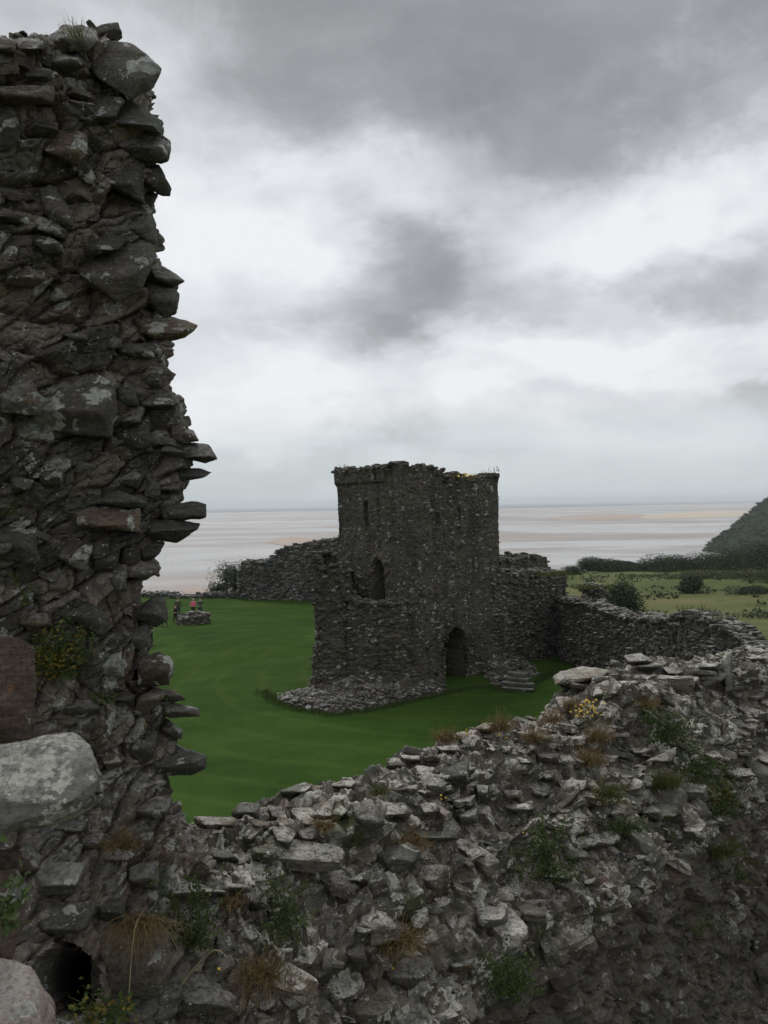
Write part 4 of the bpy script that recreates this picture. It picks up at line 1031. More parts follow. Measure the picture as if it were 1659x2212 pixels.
HD=[(1282,1232,205,11,4.3,'leftmost round shrub of the hedge line at the far end of the pasture'),
(1318,1232,200,11,3.6,'second shrub from the left in the hedge line, slightly lower'),
(1352,1231,206,11,3.2,'lower shrub in the middle of the hedge line'),
(1388,1228,208,11,3.7,'broad shrub left of the tallest one in the hedge line'),
(1424,1227,205,12,5.2,'tallest shrub of the hedge line, right of its middle'),
(1466,1224,210,12,4.6,'shrub in the hedge line right of the tallest one'),
(1510,1220,215,13,5.2,'shrub where the hedge line meets the steep hillside'),
(1556,1217,205,14,5.4,'wide shrub at the foot of the steep hillside'),
(1602,1222,190,14,7.0,'tall dark shrub under the steep hillside near the right edge'),
(1648,1228,180,14,8.2,'rightmost large shrub under the steep hillside, cut by the frame'),
(1500,1240,165,13,1.9,'low spreading bramble bank below the hedge line'),
(1560,1244,160,13,2.2,'low brown green bramble bank right of the other one'),
(1640,1250,150,14,3.0,'dense bramble bank at the right edge above the pasture')]
for i,(vx,vy,Y,w,h,lb) in enumerate(HD):
    p=at(vx,vy,Y); p[2]=float(hill_z(np.array([p[0]]),np.array([p[1]]))[0]); shrub((p[0],p[1],p[2]-.3),w,h,lb,'bramble' if i>9 else ('shrub2' if i%3==1 else 'shrub'),n=6500,leaf=.34,group='shrubs of the hedge line',seed=50+i,lobes=18)
# rough weeds in the pasture
def weeds():
    rng=np.random.default_rng(5); n=2600; b=Buf()
    X=rng.uniform(16,110,n); Y=rng.uniform(70,212,n); m=(vnoise(np.stack([X/9,Y/5,X*0],-1),44)>.15)&(X/Y<.50)&(X/Y>.2); X=X[m];Y=Y[m]; Z=hill_z(X,Y)
    for x,y,z in zip(X,Y,Z):
        k=9; C=np.stack([x+rng.normal(0,.5,k),y+rng.normal(0,.5,k),z+rng.uniform(0,.6,k)],-1); Nn=rng.normal(size=(k,3)); Nn/=np.linalg.norm(Nn,axis=1)[:,None]
        V,F=leaf_quads(C,Nn,.5,rng); b.add(V,F,(rng.random(),)*3+(1,))
    o=b.build('pasture_weeds',M['shrub2']); tag(o,'scattered docks and brambles in the pasture','weeds',kind='stuff')
weeds()

# headland
def headland():
    # ridge seen at the right, dropping to the shore
    Y0=900.; rng=np.random.default_rng(9)
    nu,nv=150,90
    prof=np.array([(1440,1205),(1505,1196),(1520,1184),(1545,1158),(1560,1145),(1580,1132),(1600,1112),(1620,1100),(1635,1082),(1659,1070),(1700,1050),(1780,1020),(1900,985),(2200,960)],float)
    P=np.zeros((nu,nv,3))
    for i in range(nu):
        vx=1440+ (2200-1440)*i/(nu-1); vy=np.interp(vx,prof[:,0],prof[:,1]); c=at(vx,vy,Y0)
        for j in range(nv):
            f=j/(nv-1)*2-1       # -1 near foot .. 1 far foot
            hh=(c[2]-SEAZ)
            P[i,j]=(c[0]+(abs(f)*10 if f<0 else f*280), Y0+f*(330 if f<0 else 420), SEAZ-1+ (hh+1)*(1-abs(f)**1.25))
    P[...,2]+=fbm(P/40,4,66)*3*np.clip((P[...,2]-SEAZ)/20,0,1)-3*np.clip((P[...,2]-SEAZ)/15,0,1)
    # foreshore rocks wobble
    ii=np.arange(nu*nv).reshape(nu,nv); F=np.stack([ii[:-1,:-1],ii[1:,:-1],ii[1:,1:],ii[:-1,1:]],-1).reshape(-1,4)
    m=bpy.data.materials.new('headland_ground'); N=NT(m); geo=N.n('ShaderNodeNewGeometry')
    x=N.noise(geo.outputs['Position'],.05,6,.7); col=N.ramp(x,[(.35,(.02,.03,.02)),(.55,(.034,.046,.028)),(.7,(.055,.062,.036))])
    bs=N.n('ShaderNodeBsdfPrincipled'); N.l(col,bs.inputs['Base Color']); bs.inputs['Roughness'].default_value=.95; bs.inputs['Specular IOR Level'].default_value=.05
    out=N.n('ShaderNodeOutputMaterial'); N.l(bs.outputs[0],out.inputs[0])
    b=Buf(); b.add(P.reshape(-1,3),F); o=b.build('headland',m,None,True); tag(o,'steep wooded headland dropping to the shore at the right edge','headland',kind='structure')
    # scrub and woodland cloaking it
    b=Buf(); n=5200; iu=rng.integers(4,nu-30,n); jv=rng.integers(2,nv*2//3,n)
    for a_,c_ in zip(iu,jv):
        p=P[a_,c_]; s=rng.uniform(2.5,6)*(1.2 if p[2]<-25 else .8)*(1. if a_>14 else .55); k=22
        u=rng.normal(size=(k,3)); u/=np.linalg.norm(u,axis=1)[:,None]; u[:,2]=np.abs(u[:,2])
        C=p+u*s*np.array([.6,.6,.5]); V,F=leaf_quads(C,u,s*.42,rng,.8); b.add(V,F,(rng.random(),)*3+(1,))
    o=b.build('headland_woodland',M['shrub']); tag(o,'dense scrub and woodland cloaking the headland','woodland',kind='stuff')
headland()
def near_hill():
    rng=np.random.default_rng(19); b=Buf(); n=1500
    X=rng.uniform(88,190,n); Y=rng.uniform(215,420,n); Z=hill_z(X,Y)
    for x,y,z in zip(X,Y,Z):
        if x/y<.33 or z>-25: continue
        s=rng.uniform(3,6); k=40; u=rng.normal(size=(k,3)); u/=np.linalg.norm(u,axis=1)[:,None]; u[:,2]=np.abs(u[:,2])
        V,F=leaf_quads(np.array([x,y,z])+u*s*np.array([.7,.7,.7]),u,s*.3,rng,.8); b.add(V,F,(rng.random(),)*3+(1,))
    o=b.build('slope_scrub',M['shrub']); tag(o,'scrub covering the slope below the pasture','scrub',kind='stuff')
near_hill()

# ------------------------------------------------------------------ well on the lawn
def build_well():
    c=at(418,1342,70.5); c[2]=float(lawn_z(np.array(c[0]),np.array(c[1]))); root=empty('stone_well',c); tag(root,'low round ruined stone well on the lawn by the visitors','well')
    b=Buf(); a=np.linspace(0,2*math.pi,91); plan=np.stack([c[0]+1.25*np.cos(a),c[1]+1.25*np.sin(a)],-1)
    Q,Nn,nf,nt,pl,s=ring_wall(b,plan,lambda p,t:c[2]+.62+.10*math.sin(t*1.1),c[2]-.2,.4,.07,(.35,.16),121,.06,None,1,.2,inner=.7,lump=.02)
    topstones(b,Q,Nn,nf,nt,90,.2,.42); facestones(b,Q,Nn,nf,120,.16,.34)
    b.v=[v-c for v in b.v]; b.build('ring_wall',M['rubble'],root); return root
build_well()

# ------------------------------------------------------------------ people
def skin_mesh(name,joints,edges,mat,parent=None,sub=1,root=0):
    me=bpy.data.meshes.new(name); me.from_pydata([j[:3] for j in joints],edges,[]); o=bpy.data.objects.new(name,me); COL.objects.link(o)
    md=o.modifiers.new('Skin','SKIN'); md.branch_smoothing=.6; me.skin_vertices.update() if hasattr(me.skin_vertices,'update') else None
    if not me.skin_vertices:
        bpy.context.view_layer.objects.active=o
        bm=bmesh.new(); bm.from_mesh(me); bm.verts.layers.skin.verify(); bm.to_mesh(me); bm.free()
    for i,j in enumerate(joints):
        sv=me.skin_vertices[0].data[i]; sv.radius=(j[3],j[4] if len(j)>4 else j[3]); sv.use_root=(i==root)
    md.use_smooth_shade=True; s=o.modifiers.new('Sub','SUBSURF'); s.levels=sub; s.render_levels=sub+1
    me.materials.append(mat)
    if parent is not None: o.parent=parent
    return o
PM={}
def pmat(n,c):
    if n not in PM: PM[n]=plain(n,c,.8,.12,20)
    return PM[n]
def person(loc,rz,H,label,jacket,trousers,hair,arms='down',skin=(.45,.28,.21),bag=None,stride=0.,long_coat=False):
    s=H/1.75
    J=[(0,0,.95,.13,.10),(0,0,1.15,.12,.09),(0,0,1.38,.14,.09),(0,0,1.50,.055),(0,.01,1.60,.075,.085),(0,.0,1.70,.065,.075),
       (-.19,0,1.42,.055),(.19,0,1.42,.055)]
    if arms=='up': L=[(-.30,.10,1.25,.042),(-.14,.30,1.52,.032),(-.07,.33,1.57,.03),(.30,.10,1.25,.042),(.14,.30,1.52,.032),(.07,.33,1.57,.03)]
    elif arms=='bent': L=[(-.26,.02,1.17,.042),(-.12,.24,1.10,.032),(-.05,.28,1.11,.03),(.26,.02,1.17,.042),(.12,.24,1.10,.032),(.05,.28,1.11,.03)]
    else: L=[(-.25,.0,1.15,.042),(-.26,.05,.90,.032),(-.26,.07,.82,.03),(.25,.0,1.15,.042),(.26,.05,.90,.032),(.26,.07,.82,.03)]
    J+=L
    J+=[(-.10,0,.88,.09),(-.11,.03+stride*.5,.50,.06),(-.11,-.02+stride,.09,.042),(-.11,.13+stride,.04,.036),(.10,0,.88,.09),(.11,.03-stride*.5,.50,.06),(.11,-.02-stride,.09,.042),(.11,.13-stride,.04,.036)]
    E=[(0,1),(1,2),(2,3),(3,4),(4,5),(2,6),(2,7),(6,8),(8,9),(9,10),(7,11),(11,12),(12,13),(0,14),(14,15),(15,16),(16,17),(0,18),(18,19),(19,20),(20,21)]
    body=skin_mesh('person',J,E,pmat('skin',skin)); body.location=loc; body.rotation_euler=(0,0,rz); body.scale=(s,s,s); tag(body,label,'person')
    g=lambda ids,k:[(*J[i][:3],*[r*k for r in (J[i][3:] if len(J[i])>4 else (J[i][3],J[i][3]))]) for i in ids]
    jj=g([0,1,2,6,8,9,7,11,12],1.10); 
    if long_coat: jj[0]=(0,0,.78,.19,.15)
    jj.append((0,0,1.46,.09,.09))
    skin_mesh('jacket',jj,[(0,1),(1,2),(2,3),(3,4),(4,5),(2,6),(6,7),(7,8),(2,9)],pmat(*jacket),body)
    tj=g([0,14,15,16,18,19,20],1.2); skin_mesh('trousers',tj,[(0,1),(1,2),(2,3),(0,4),(4,5),(5,6)],pmat(*trousers),body)
    sj=[(-.11,-.04+stride,.06,.055),(-.11,.14+stride,.04,.045)]; skin_mesh('shoe',sj,[(0,1)],pmat('shoe_leather',(.02,.018,.016)),body)
    sj=[(.11,-.04-stride,.06,.055),(.11,.14-stride,.04,.045)]; skin_mesh('shoe',sj,[(0,1)],pmat('shoe_leather',(.02,.018,.016)),body)
    skin_mesh('hair',[(0,-.025,1.63,.088,.085),(0,-.02,1.73,.075,.08)],[(0,1)],pmat(*hair),body)
    if bag: skin_mesh('backpack',[(0,-.2,1.1,.14,.1),(0,-.2,1.38,.13,.09)],[(0,1)],pmat(*bag),body)
    return body
def gl(vx,vy):
    # foot point on the lawn under picture position
    d=at(vx,vy,50.)-CAM; t=(0-CAMZ)/d[2]; p=CAM+d*t; p[2]=float(lawn_z(np.array(p[0]),np.array(p[1]))); return p
blk=('black_cloth',(.012,.012,.014)); 
person(gl(385,1340),R(10),1.80,'tall man in a long dark coat standing left of the well',('dark_coat_cloth',(.03,.028,.03)),('dark_trousers_cloth',(.025,.024,.026)),('brown_hair',(.08,.05,.035)),long_coat=True)
person(gl(379,1352),R(80),1.55,'shorter person in black with a bag in front of the man in long coat',blk,blk,('dark_hair',(.03,.02,.015)),'bent',bag=blk,stride=.12)
person(gl(418,1338),R(185),1.66,'white haired woman in bright pink anorak standing behind the well',('pink_anorak',(.92,.12,.30)),blk,('white_hair',(.75,.72,.68)),'bent')
person(gl(433,1336),R(200),1.62,'person in navy jacket with hands raised to the face beside the woman in pink',('navy_jacket',(.03,.045,.085)),('navy_trousers',(.025,.035,.06)),('grey_brown_hair',(.22,.15,.12)),'up')
person(gl(356,1360),R(60),1.70,'person in dark trousers walking at the very edge of the jutting stones',blk,blk,('dark_hair',(.03,.02,.015)),'down',stride=.15)
person(gl(325,1400),R(250),1.70,'person in black mostly hidden behind the broken wall end, below the others',blk,blk,('dark_hair',(.03,.02,.015)),'bent',stride=.1)

# ------------------------------------------------------------------ small plants on the near walls
def pil_surf(vx,vy): return float(pil_depth(vx,vy))
def tuft(vx,vy,d,n,length,label,mat='dry',seed=0,spread=.5,group=None,lean=(0,-.3,0)):
    n=int(n*2.2);length*=1.25; rng=np.random.default_rng(1000+seed); base=at(vx,vy,d); b=Buf()
    for k in range(n):
        o=rng.normal(0,.035*length/.2,3)*np.array([1,.6,.3]); dr_=np.array([rng.normal(0,spread),rng.normal(0,spread)-.3,1.0])+np.array(lean); dr_/=np.linalg.norm(dr_); L=length*rng.uniform(.4,1.15); w=rng.uniform(.0015,.0032)*(d/5)**.5
        side=np.cross(dr_,rng.normal(size=3)); side/=np.linalg.norm(side); pts=[]
        for j in range(5):
            t=j/4; p=o+dr_*L*t+np.array([0,-.08,-.75])*L*t*t*rng.uniform(.3,1.0)*.8; pts.append((p,w*(1-t*.85)))
        V=[];
        for p,ww in pts: V+= [p-side*ww,p+side*ww]
        F=[(2*j,2*j+1,2*j+3,2*j+2) for j in range(4)]; b.add(V,np.array(F),(rng.random(),)*3+(1,))
    o=b.build('grass_tuft',M[mat]); o.location=base; tag(o,label,'grass tuft',group); return o
def weed(vx,vy,d,w,h,n,leaf,label,mat='leaf',seed=0,name='leafy_weed',yellow=0.,cat='plant'):
    w*=1.35;h*=1.3;n=int(n*2.0);leaf*=1.3; rng=np.random.default_rng(2000+seed); base=at(vx,vy,d-.03); root=empty(name,base); tag(root,label,cat); b=Buf(); st=Buf(); by=Buf()
    ns=max(5,n//16)
    for k in range(ns):
        a=rng.uniform(0,6.28); r=math.sqrt(rng.random())
        tip=np.array([math.cos(a)*w*.5*r,-abs(math.sin(a))*min(w,.22)*.6*r-.02,h*(rng.uniform(-.1,1.0))]); mid=tip*.5+np.array([0,-.03,.08*h])
        o0=rng.normal(0,.02,3); v,f=tube([o0,mid,tip],[.0016,.0013,.0008],4); st.add(v,f)
        m=n//ns; t=rng.uniform(.35,1,m)[:,None]; C=o0*(1-t)**2+2*mid*t*(1-t)+tip*t*t+rng.normal(0,leaf*.9,(m,3)); Nn=rng.normal(0,.55,(m,3))+np.array([0,-.5,.8]); Nn/=np.linalg.norm(Nn,axis=1)[:,None]
        V,F=leaf_quads(C,Nn,leaf,rng,.62); (by if rng.random()<yellow else b).add(V,F,np.repeat(np.stack([rng.random(m)]*3+[np.ones(m)],-1),4,axis=0))
    if b.n: b.build('leaves',M[mat],root)
    if by.n: by.build('yellow_leaves',M['leafy'],root)
    st.build('stems',M['greengrass'],root); return root
def flowers(vx,vy,d,spread,n,label,size=.012,seed=0,h=.1):
    rng=np.random.default_rng(3000+seed); base=at(vx,vy,d); root=empty('yellow_flowers',base); tag(root,label,'flower'); b=Buf(); s=Buf()
    for k in range(n):
        c=np.array([rng.normal(0,spread),rng.normal(0,spread*.5),rng.uniform(.3,1)*h]); v,f=tube([(c[0]*.6,c[1]*.6,-.02),c*.9,c],[.0012]*3,4); s.add(v,f)
        q=rng.normal(0,.4,3)+np.array([0,-.5,1]); q/=np.linalg.norm(q); a=np.cross(q,[1,0,.1]); a/=np.linalg.norm(a); e=np.cross(q,a)
        V=[c+q*.003]+[c+(a*math.cos(w)+e*math.sin(w))*size*(1 if i%2 else .6) for i,w in enumerate(np.linspace(0,2*math.pi,13)[:-1])]
        F=[(0,1+i,1+(i+1)%12) for i in range(12)]; b=Buf(); b.add(V,np.array(F)); b.build('flower_head',M['yellow'],root)
    s.build('stems',M['greengrass'],root); return root
ps=lambda x,y:pil_surf(x,y)-.10
weed(140,1455,ps(140,1455),.36,.26,420,.018,'dense patch of small green and yellow leaves growing on the tall broken wall end',yellow=.3,seed=1)
weed(90,1450,ps(90,1450),.2,.14,90,.016,'sparse yellowish sprig left of the dense leaf patch on the tall wall end',yellow=.6,seed=2)
weed(235,1512,ps(235,1512),.12,.08,60,.014,'little sprig on a ledge right of the dense leaf patch',yellow=.2,seed=3)
weed(60,1300,ps(60,1300),.12,.14,60,.012,'thin green creeper high on the left of the tall wall end',seed=4)
weed(110,1425,ps(110,1420)-.02,.14,.05,40,.014,'yellow leaves just above the dense leaf patch',yellow=1.,seed=5)
weed(35,1115,ps(35,1115),.16,.08,60,.012,'dark green weed in a crack at the left edge above mid height',seed=6)
weed(250,2190,3.35,.30,.12,150,.018,'green and yellow leaves at the bottom edge right of the dark hollow',yellow=.3,seed=7)
weed(15,2010,1.75,.09,.12,60,.016,'fresh green leaves at the left edge by the dark hollow',seed=8)
tuft(268,1830,ps(268,1830)-.1,110,.16,'dry brown grass tuft at the foot of the tall wall end',seed=1)
tuft(345,1840,4.55,90,.16,'reddish dry grass tuft where the tall wall end meets the low wall',seed=2)
tuft(300,1985,3.95,140,.2,'hanging dry grass tuft above the large lower block',seed=3,lean=(.3,-.5,-.9))
tuft(165,85,4.25,26,.12,'small grass sprig on the very top of the tall wall end','greengrass',seed=4)
wd=lambda x,y:wall_depth(x,y)-.08
weed(415,2040,wd(415,2040),.34,.34,420,.016,'dark green creeper beside the large lower block',seed=10)
weed(620,2010,wd(620,2010),.30,.34,360,.015,'dark creeper hanging low on the rubble wall, left of centre',seed=11)
weed(1180,1880,wd(1180,1880),.45,.40,520,.020,'dark green clump in a hollow of the rubble wall, centre right',seed=12)
weed(1100,2140,wd(1100,2140),.34,.30,420,.018,'round green clump low on the dark wall face at the bottom',seed=13)
weed(1440,1600,wd(1440,1600),.55,.32,500,.024,'dark leafy bramble in the recess below the long ledge at the upper right',seed=14)
weed(1560,1760,wd(1560,1760),.40,.45,420,.024,'bright green leafy weed near the right end of the wall',seed=15,yellow=.15)
weed(1500,1680,wd(1500,1680),.45,.35,380,.022,'green weed above the pale edge stones at the right',seed=16)
weed(1340,1790,wd(1340,1790),.5,.10,380,.016,'mossy green mat on a ledge of the rubble wall',seed=17)
weed(1600,1900,wd(1600,1900),.12,.12,80,.018,'small weed alone on the dark face near the right edge',seed=18)
weed(1520,2010,wd(1520,2010),.4,.2,130,.016,'thin creeper on the dark face at lower right',seed=19)
TF=[(700,1790,.14,60,'dry grass tuft on the broken top left of centre'),(820,1715,.12,60,'greenish dry tuft near the lawn side edge of the broken top'),(890,1830,.2,120,'brown grass tuft in front of the big pointed stone'),
(960,1600,.2,110,'russet grass fringe at the skyline of the low wall'),(1080,1575,.22,130,'straw coloured tuft by the pale stone on the wall top'),(1150,1600,.2,100,'low straw tuft right of the pale stone on the wall top'),
(860,2040,.3,170,'long reddish brown grass hanging on the wall, centre bottom'),(1270,1650,.25,160,'dry grass tuft under the yellow ragwort'),(1310,1720,.25,150,'green brown tuft hanging on the rubble, right of centre'),
(1430,1700,.3,200,'large green grass tuft on the slope at the right'),(1230,1530,.18,80,'red brown grass tuft beside the projecting pale slab'),(1190,1560,.2,80,'thin dry tuft at the lawn edge left of the projecting slab'),
(1400,1530,.2,90,'dead grass in the recess under the upper ledge'),(560,2120,.3,160,'dark matted grass in the hollow at the bottom left of the wall'),(1560,1845,.3,150,'yellow green grass hanging over the dark face at the right'),
(1290,1600,.25,120,'brown grass behind the yellow ragwort'),(500,1960,.16,70,'dull grass tuft below the bright mortar of the wall top')]
for i,(x,y,l,n,lb) in enumerate(TF): tuft(x,y,wd(x,y),n,l,lb,'greengrass' if 'green' in lb else 'dry',seed=20+i,lean=(0,-.3,-.3) if 'hang' in lb else (0,-.2,0))
flowers(1268,1565,wd(1268,1565)-.05,.075,46,'bushy yellow ragwort in bloom on the broken wall top',.014,1,.24)
for i,(x,y,lb) in enumerate([(962,1737,'two yellow flowers on the rubble right of centre'),(1005,1590,'yellow flowers on thin stems at the skyline of the low wall'),(1083,1598,'yellow flowers by the pale stone on the wall top'),(1120,1810,'single yellow flower beside the dark green clump'),(1320,1605,'small yellow flower right of the ragwort'),(835,2112,'tiny yellow flower near the bottom centre'),(480,2112,'lone yellow flower in the matted grass at bottom left'),(1508,1430,'yellow flower on the ledge at the upper right')]):
    flowers(x,y,wd(x,y),.03,3 if 'flowers' in lb else 1,lb,.011,10+i,.06)
def stem(pts,label,mat='straw',r=.0022,name='dry_stem'):
    P_=[at(*p) for p in pts]; loc=P_[0]; Q=np.array(P_)-loc; t=np.linspace(0,len(Q)-1,14); Q=np.stack([np.interp(t,np.arange(len(Q)),Q[:,k]) for k in range(3)],-1)
    b=Buf(); v,f=tube(Q,[r]*14,5); b.add(v,f); o=b.build(name,M[mat],None,True); o.location=loc; tag(o,label,'dead stem'); return o
stem([(278,2160,3.5),(283,2080,3.48),(290,2010,3.46),(298,1985,3.46)],'long thin upright dead stem in front of the large lower block')
stem([(390,2130,3.9),(420,2090,3.85),(445,2065,3.8),(462,2052,3.78),(478,2055,3.78),(490,2068,3.78)],'bent pale dead stem curling over near the bottom left',r=.003)
for i,(x,y) in enumerate([(1390,1400),(1410,1402),(1448,1405),(1462,1402),(1475,1404)]):
    stem([(x+6,y+8,10.2),(x+2,y-22,10.2),(x-5+i*3,y-45,10.2)],['leftmost thin dead stalk standing before the dark curtain wall','second dead stalk before the dark curtain wall','third dead stalk, left of the closest pair, before the curtain wall','fourth dead stalk before the curtain wall','rightmost dead stalk before the dark curtain wall'][i],'drystem',r=.0035)
# grass and wallflowers along the broken tops
def topgrass(pts,label,n,l,mat='dry'):
    b=Buf(); rng=np.random.default_rng(len(label)); base=at(*pts[0])
    for vx,vy,Y in pts:
        c=at(vx,vy,Y)-base
        for k in range(n):
            o=c+rng.normal(0,.18,3)*np.array([1,1,.1]); tip=o+np.array([rng.normal(0,.3),0,1])*l*rng.uniform(.4,1); V=[o-[.018,0,0],o+[.018,0,0],tip]; b.add(V,np.array([[0,1,2]]),(rng.random(),)*3+(1,))
    o=b.build('wall_top_grass',M[mat]); o.location=base; tag(o,label,'grass',kind='stuff')
topgrass([(745,1013,48.5),(790,1017,47.4),(800,1016,47),(1035,1028,48.5),(1060,1024,49.5),(1072,1018,50.3),(980,1030,46.8),(1015,1036,47.5)],'thin grass along the tower parapet',9,.4)
topgrass([(x,1242+2*math.sin(x),53.) for x in range(1120,1236,7)]+[(x,1272,50.) for x in range(1250,1320,6)],'grass on the thick top of the tower block',26,.32,'greengrass')
topgrass([(x,y,Y) for x,y,Y in ((1290,1300,49),(1340,1318,46),(1400,1328,41),(1480,1317,37),(1510,1316,36),(1530,1322,35),(1560,1335,33.4))],'thin grass along the right curtain wall',12,.3,'greengrass')
_ft=[at(x,y,Y) for x,y,Y in ((566,1482,45.2),(600,1512,42.4),(640,1530,41.0),(720,1549,39.7),(800,1540,40.6),(900,1512,42.6),(1000,1490,44.8),(1066,1488,45.4),(1108,1503,43.9),(1203,1450,49.2))]
def base_grass():
    b=Buf(); rng=np.random.default_rng(77); L,_=resample(_ft,.05); n=len(L)
    for k in range(5200):
        q=L[rng.integers(n)]+np.array([rng.normal(0,.22),rng.normal(0,.22)-.1,0]); q[2]=float(lawn_z(np.array(q[0]),np.array(q[1])))-.02; l=rng.uniform(.06,.26); w_=.016
        tip=q+np.array([rng.normal(0,.06),rng.normal(0,.06),l]); b.add([q-[w_,0,0],q+[w_,0,0],tip],np.array([[0,1,2]]),(rng.random(),)*3+(1,))
    o=b.build('long_grass',M['leaf']); tag(o,'longer grass left uncut round the tower footing','grass',kind='stuff')
base_grass()
flowers(1012,1032,46.9,.35,20,'yellow flowers growing in the gap of the tower parapet',.07,40,.25)

# ------------------------------------------------------------------ sky, sun
SUN_EL,SUN_AZ=R(52),R(-18)       # azimuth from +Y toward +X
w=bpy.data.worlds.new('World'); scene.world=w; w.use_nodes=True; N=NT(w); N.t=w.node_tree
tc=N.n('ShaderNodeTexCoord'); D=tc.outputs['Generated']; sx=N.n('ShaderNodeSeparateXYZ'); N.l(D,sx.inputs[0])
x_,y_,z_=sx.outputs
wn=N.n('ShaderNodeTexNoise'); wn.inputs['Scale'].default_value=4.; wn.inputs['Detail'].default_value=6; wn.inputs['Roughness'].default_value=.58; N.l(N.mapping(D,(1,1,1.8)),wn.inputs['Vector'])
ws=N.n('ShaderNodeSeparateColor'); N.l(wn.outputs['Color'],ws.inputs[0])
az=N.math('ADD',N.math('ARCTAN2',x_,y_),N.math('MULTIPLY',N.math('SUBTRACT',ws.outputs[0],.5),.30))
el=N.math('ADD',N.math('ARCSINE',z_),N.math('MULTIPLY',N.math('SUBTRACT',ws.outputs[1],.5),.22))
def blob(vx,vy,rx,ry,amp,rot=0.):
    a=math.atan((vx-830)*K/F_PX); e=math.atan((1090-vy)*K/F_PX*math.cos(a)); rx=rx*K/F_PX; ry=ry*K/F_PX
    dx=N.math('SUBTRACT',az,a); dy=N.math('SUBTRACT',el,e); c,s_=math.cos(rot),math.sin(rot)
    X=N.math('MULTIPLY',N.math('ADD',N.math('MULTIPLY',dx,c),N.math('MULTIPLY',dy,s_)),1/rx)
    Y=N.math('MULTIPLY',N.math('ADD',N.math('MULTIPLY',dx,-s_),N.math('MULTIPLY',dy,c)),1/ry)
    r2=N.math('ADD',N.math('MULTIPLY',X,X),N.math('MULTIPLY',Y,Y))
    return N.math('MULTIPLY',N.mr(r2,0,1.6,1,0),amp)
zc_=N.math('ADD',N.math('MAXIMUM',z_,0),.13)
px=N.math('DIVIDE',x_,zc_); py=N.math('DIVIDE',y_,zc_); cv=N.n('ShaderNodeCombineXYZ'); N.l(px,cv.inputs[0]); N.l(py,cv.inputs[1])
n1=N.noise(N.mapping(cv.outputs[0],(.9,.9,1),(3.1,1.2,0)),1,7,.55,.35); n2=N.noise(N.mapping(D,(2.2,2.2,3.4),(5,2,1)),1.9,9,.58,.25)
v=N.math('ADD',.69,N.math('MULTIPLY',N.math('SUBTRACT',n1,.5),.50)); v=N.math('ADD',v,N.math('MULTIPLY',N.math('SUBTRACT',n2,.5),1.0))
n3=N.noise(N.mapping(D,(1.6,1.6,2.3),(9,4,2)),2.1,10,.60,.25); v=N.math('ADD',v,N.math('MULTIPLY',N.math('SUBTRACT',N.mr(n3,.45,.60),.5),.17))
for bl in [(900,-150,1400,330,-.30),(1450,170,620,230,-.26),(900,120,620,170,-.14),(60,60,420,200,.10),(600,400,430,180,.20),(470,650,300,330,.20),(1450,440,400,95,.30),
           (850,625,230,110,-.32,.25),(740,480,280,80,-.22,-.35),(1100,420,260,110,-.12,.2),(250,230,300,80,-.05),(1420,600,460,70,-.16,.1),(1150,760,700,90,.22),(650,860,500,70,.14),(1500,860,400,40,-.12),(560,1000,600,60,-.14),(1100,960,600,60,-.04)]:
    v=N.math('ADD',v,blob(*bl))
cl=N.ramp(v,[(.0,(.25,.256,.264)),(.25,(.345,.352,.362)),(.50,(.53,.545,.560)),(.72,(.72,.74,.765)),(1,(.90,.91,.93))])
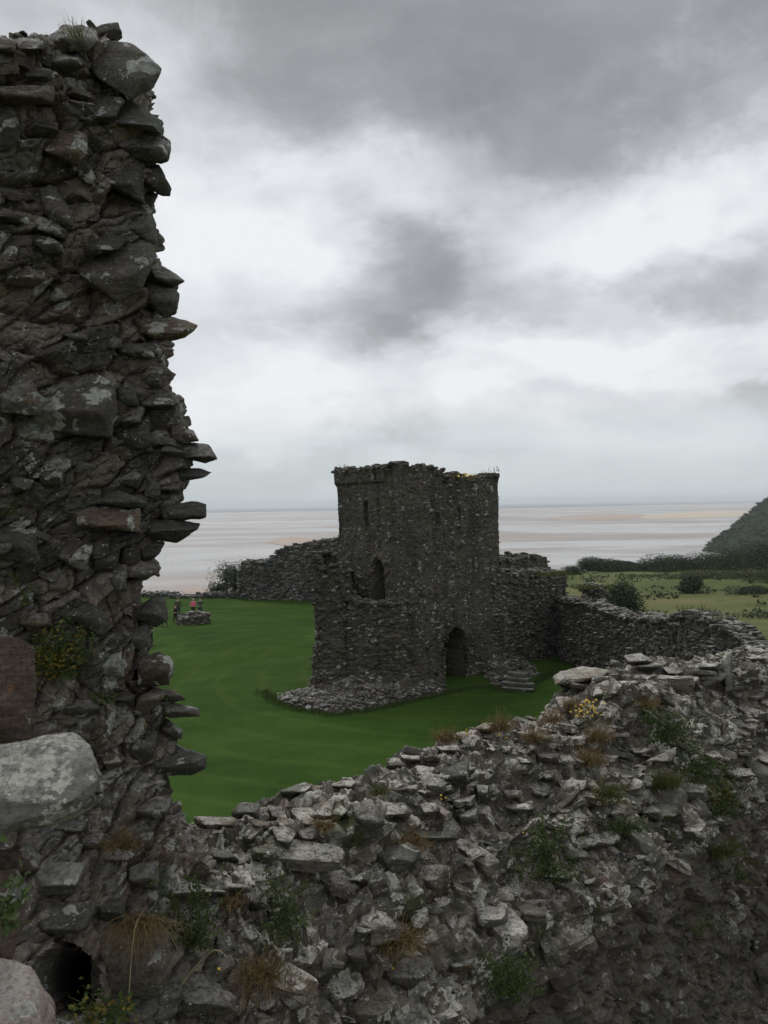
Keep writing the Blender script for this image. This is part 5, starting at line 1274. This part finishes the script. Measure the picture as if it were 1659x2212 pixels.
# toward the horizon the cloud base blends into pale blue grey air
hz=N.mr(z_,.0,.14,1,0); cl=N.mix(N.math('MULTIPLY',hz,.70),cl,(.53,.615,.645))
cl=N.mix(N.mr(z_,0,-.08),cl,(.30,.30,.29))
sky=N.n('ShaderNodeTexSky',sky_type='NISHITA',sun_disc=False); sky.sun_elevation=SUN_EL; sky.sun_rotation=SUN_AZ; sky.altitude=50
cs=N.n('ShaderNodeVectorMath',operation='SCALE'); N.l(cl,cs.inputs[0]); cs.inputs['Scale'].default_value=10.0
mx=N.mix(.94,sky.outputs[0],cs.outputs[0])
bg=N.n('ShaderNodeBackground'); bg.inputs['Strength'].default_value=.1; N.l(mx,bg.inputs[0]); ow=N.n('ShaderNodeOutputWorld'); N.l(bg.outputs[0],ow.inputs[0])
sl=bpy.data.lights.new('sun','SUN'); sl.energy=1.4; sl.angle=R(18); sl.color=(1,.97,.93); so=bpy.data.objects.new('sun',sl); COL.objects.link(so)
dv_=Vector((math.sin(SUN_AZ)*math.cos(SUN_EL),math.cos(SUN_AZ)*math.cos(SUN_EL),math.sin(SUN_EL))); so.rotation_euler=dv_.to_track_quat('Z','Y').to_euler()

# ------------------------------------------------------------------ haze
HAZE=True
if HAZE:
    bm=bmesh.new(); bmesh.ops.create_cube(bm,size=1); me=bpy.data.meshes.new('haze'); bm.to_mesh(me); bm.free(); hz_=bpy.data.objects.new('haze',me); COL.objects.link(hz_)
    hz_.scale=(88000,50000,150); hz_.location=(0,21500,-47+75); m=bpy.data.materials.new('haze_air'); m.use_nodes=True; t=m.node_tree; t.nodes.clear()
    pv=t.nodes.new('ShaderNodeVolumePrincipled'); pv.inputs['Color'].default_value=(.86,.92,.97,1); pv.inputs['Density'].default_value=9e-5; pv.inputs['Anisotropy'].default_value=.2
    oo=t.nodes.new('ShaderNodeOutputMaterial'); t.links.new(pv.outputs[0],oo.inputs['Volume']); me.materials.append(m); tag(hz_,'thin sea haze fading the far shore','haze',kind='stuff')

# ------------------------------------------------------------------ camera
cam=bpy.data.cameras.new('camera'); co=bpy.data.objects.new('camera',cam); COL.objects.link(co); scene.camera=co
cam.sensor_fit='VERTICAL'; cam.sensor_height=24; cam.lens=24*F_PX/1024; cam.clip_end=90000; cam.clip_start=.05
co.matrix_world=Matrix(((Rv[0],Uv[0],-Fv[0],CAM[0]),(Rv[1],Uv[1],-Fv[1],CAM[1]),(Rv[2],Uv[2],-Fv[2],CAM[2]),(0,0,0,1)))
cam.dof.use_dof=True; cam.dof.focus_distance=9; cam.dof.aperture_fstop=6.5
scene.view_settings.view_transform='Standard'; scene.view_settings.look='None'; scene.view_settings.exposure=0; scene.view_settings.gamma=1
c=scene.cycles; c.max_bounces=5; c.diffuse_bounces=3; c.glossy_bounces=2; c.transmission_bounces=2; c.volume_bounces=1; c.transparent_max_bounces=4
c.use_denoising=True
try: c.denoiser='OPENIMAGEDENOISE'
except Exception: pass
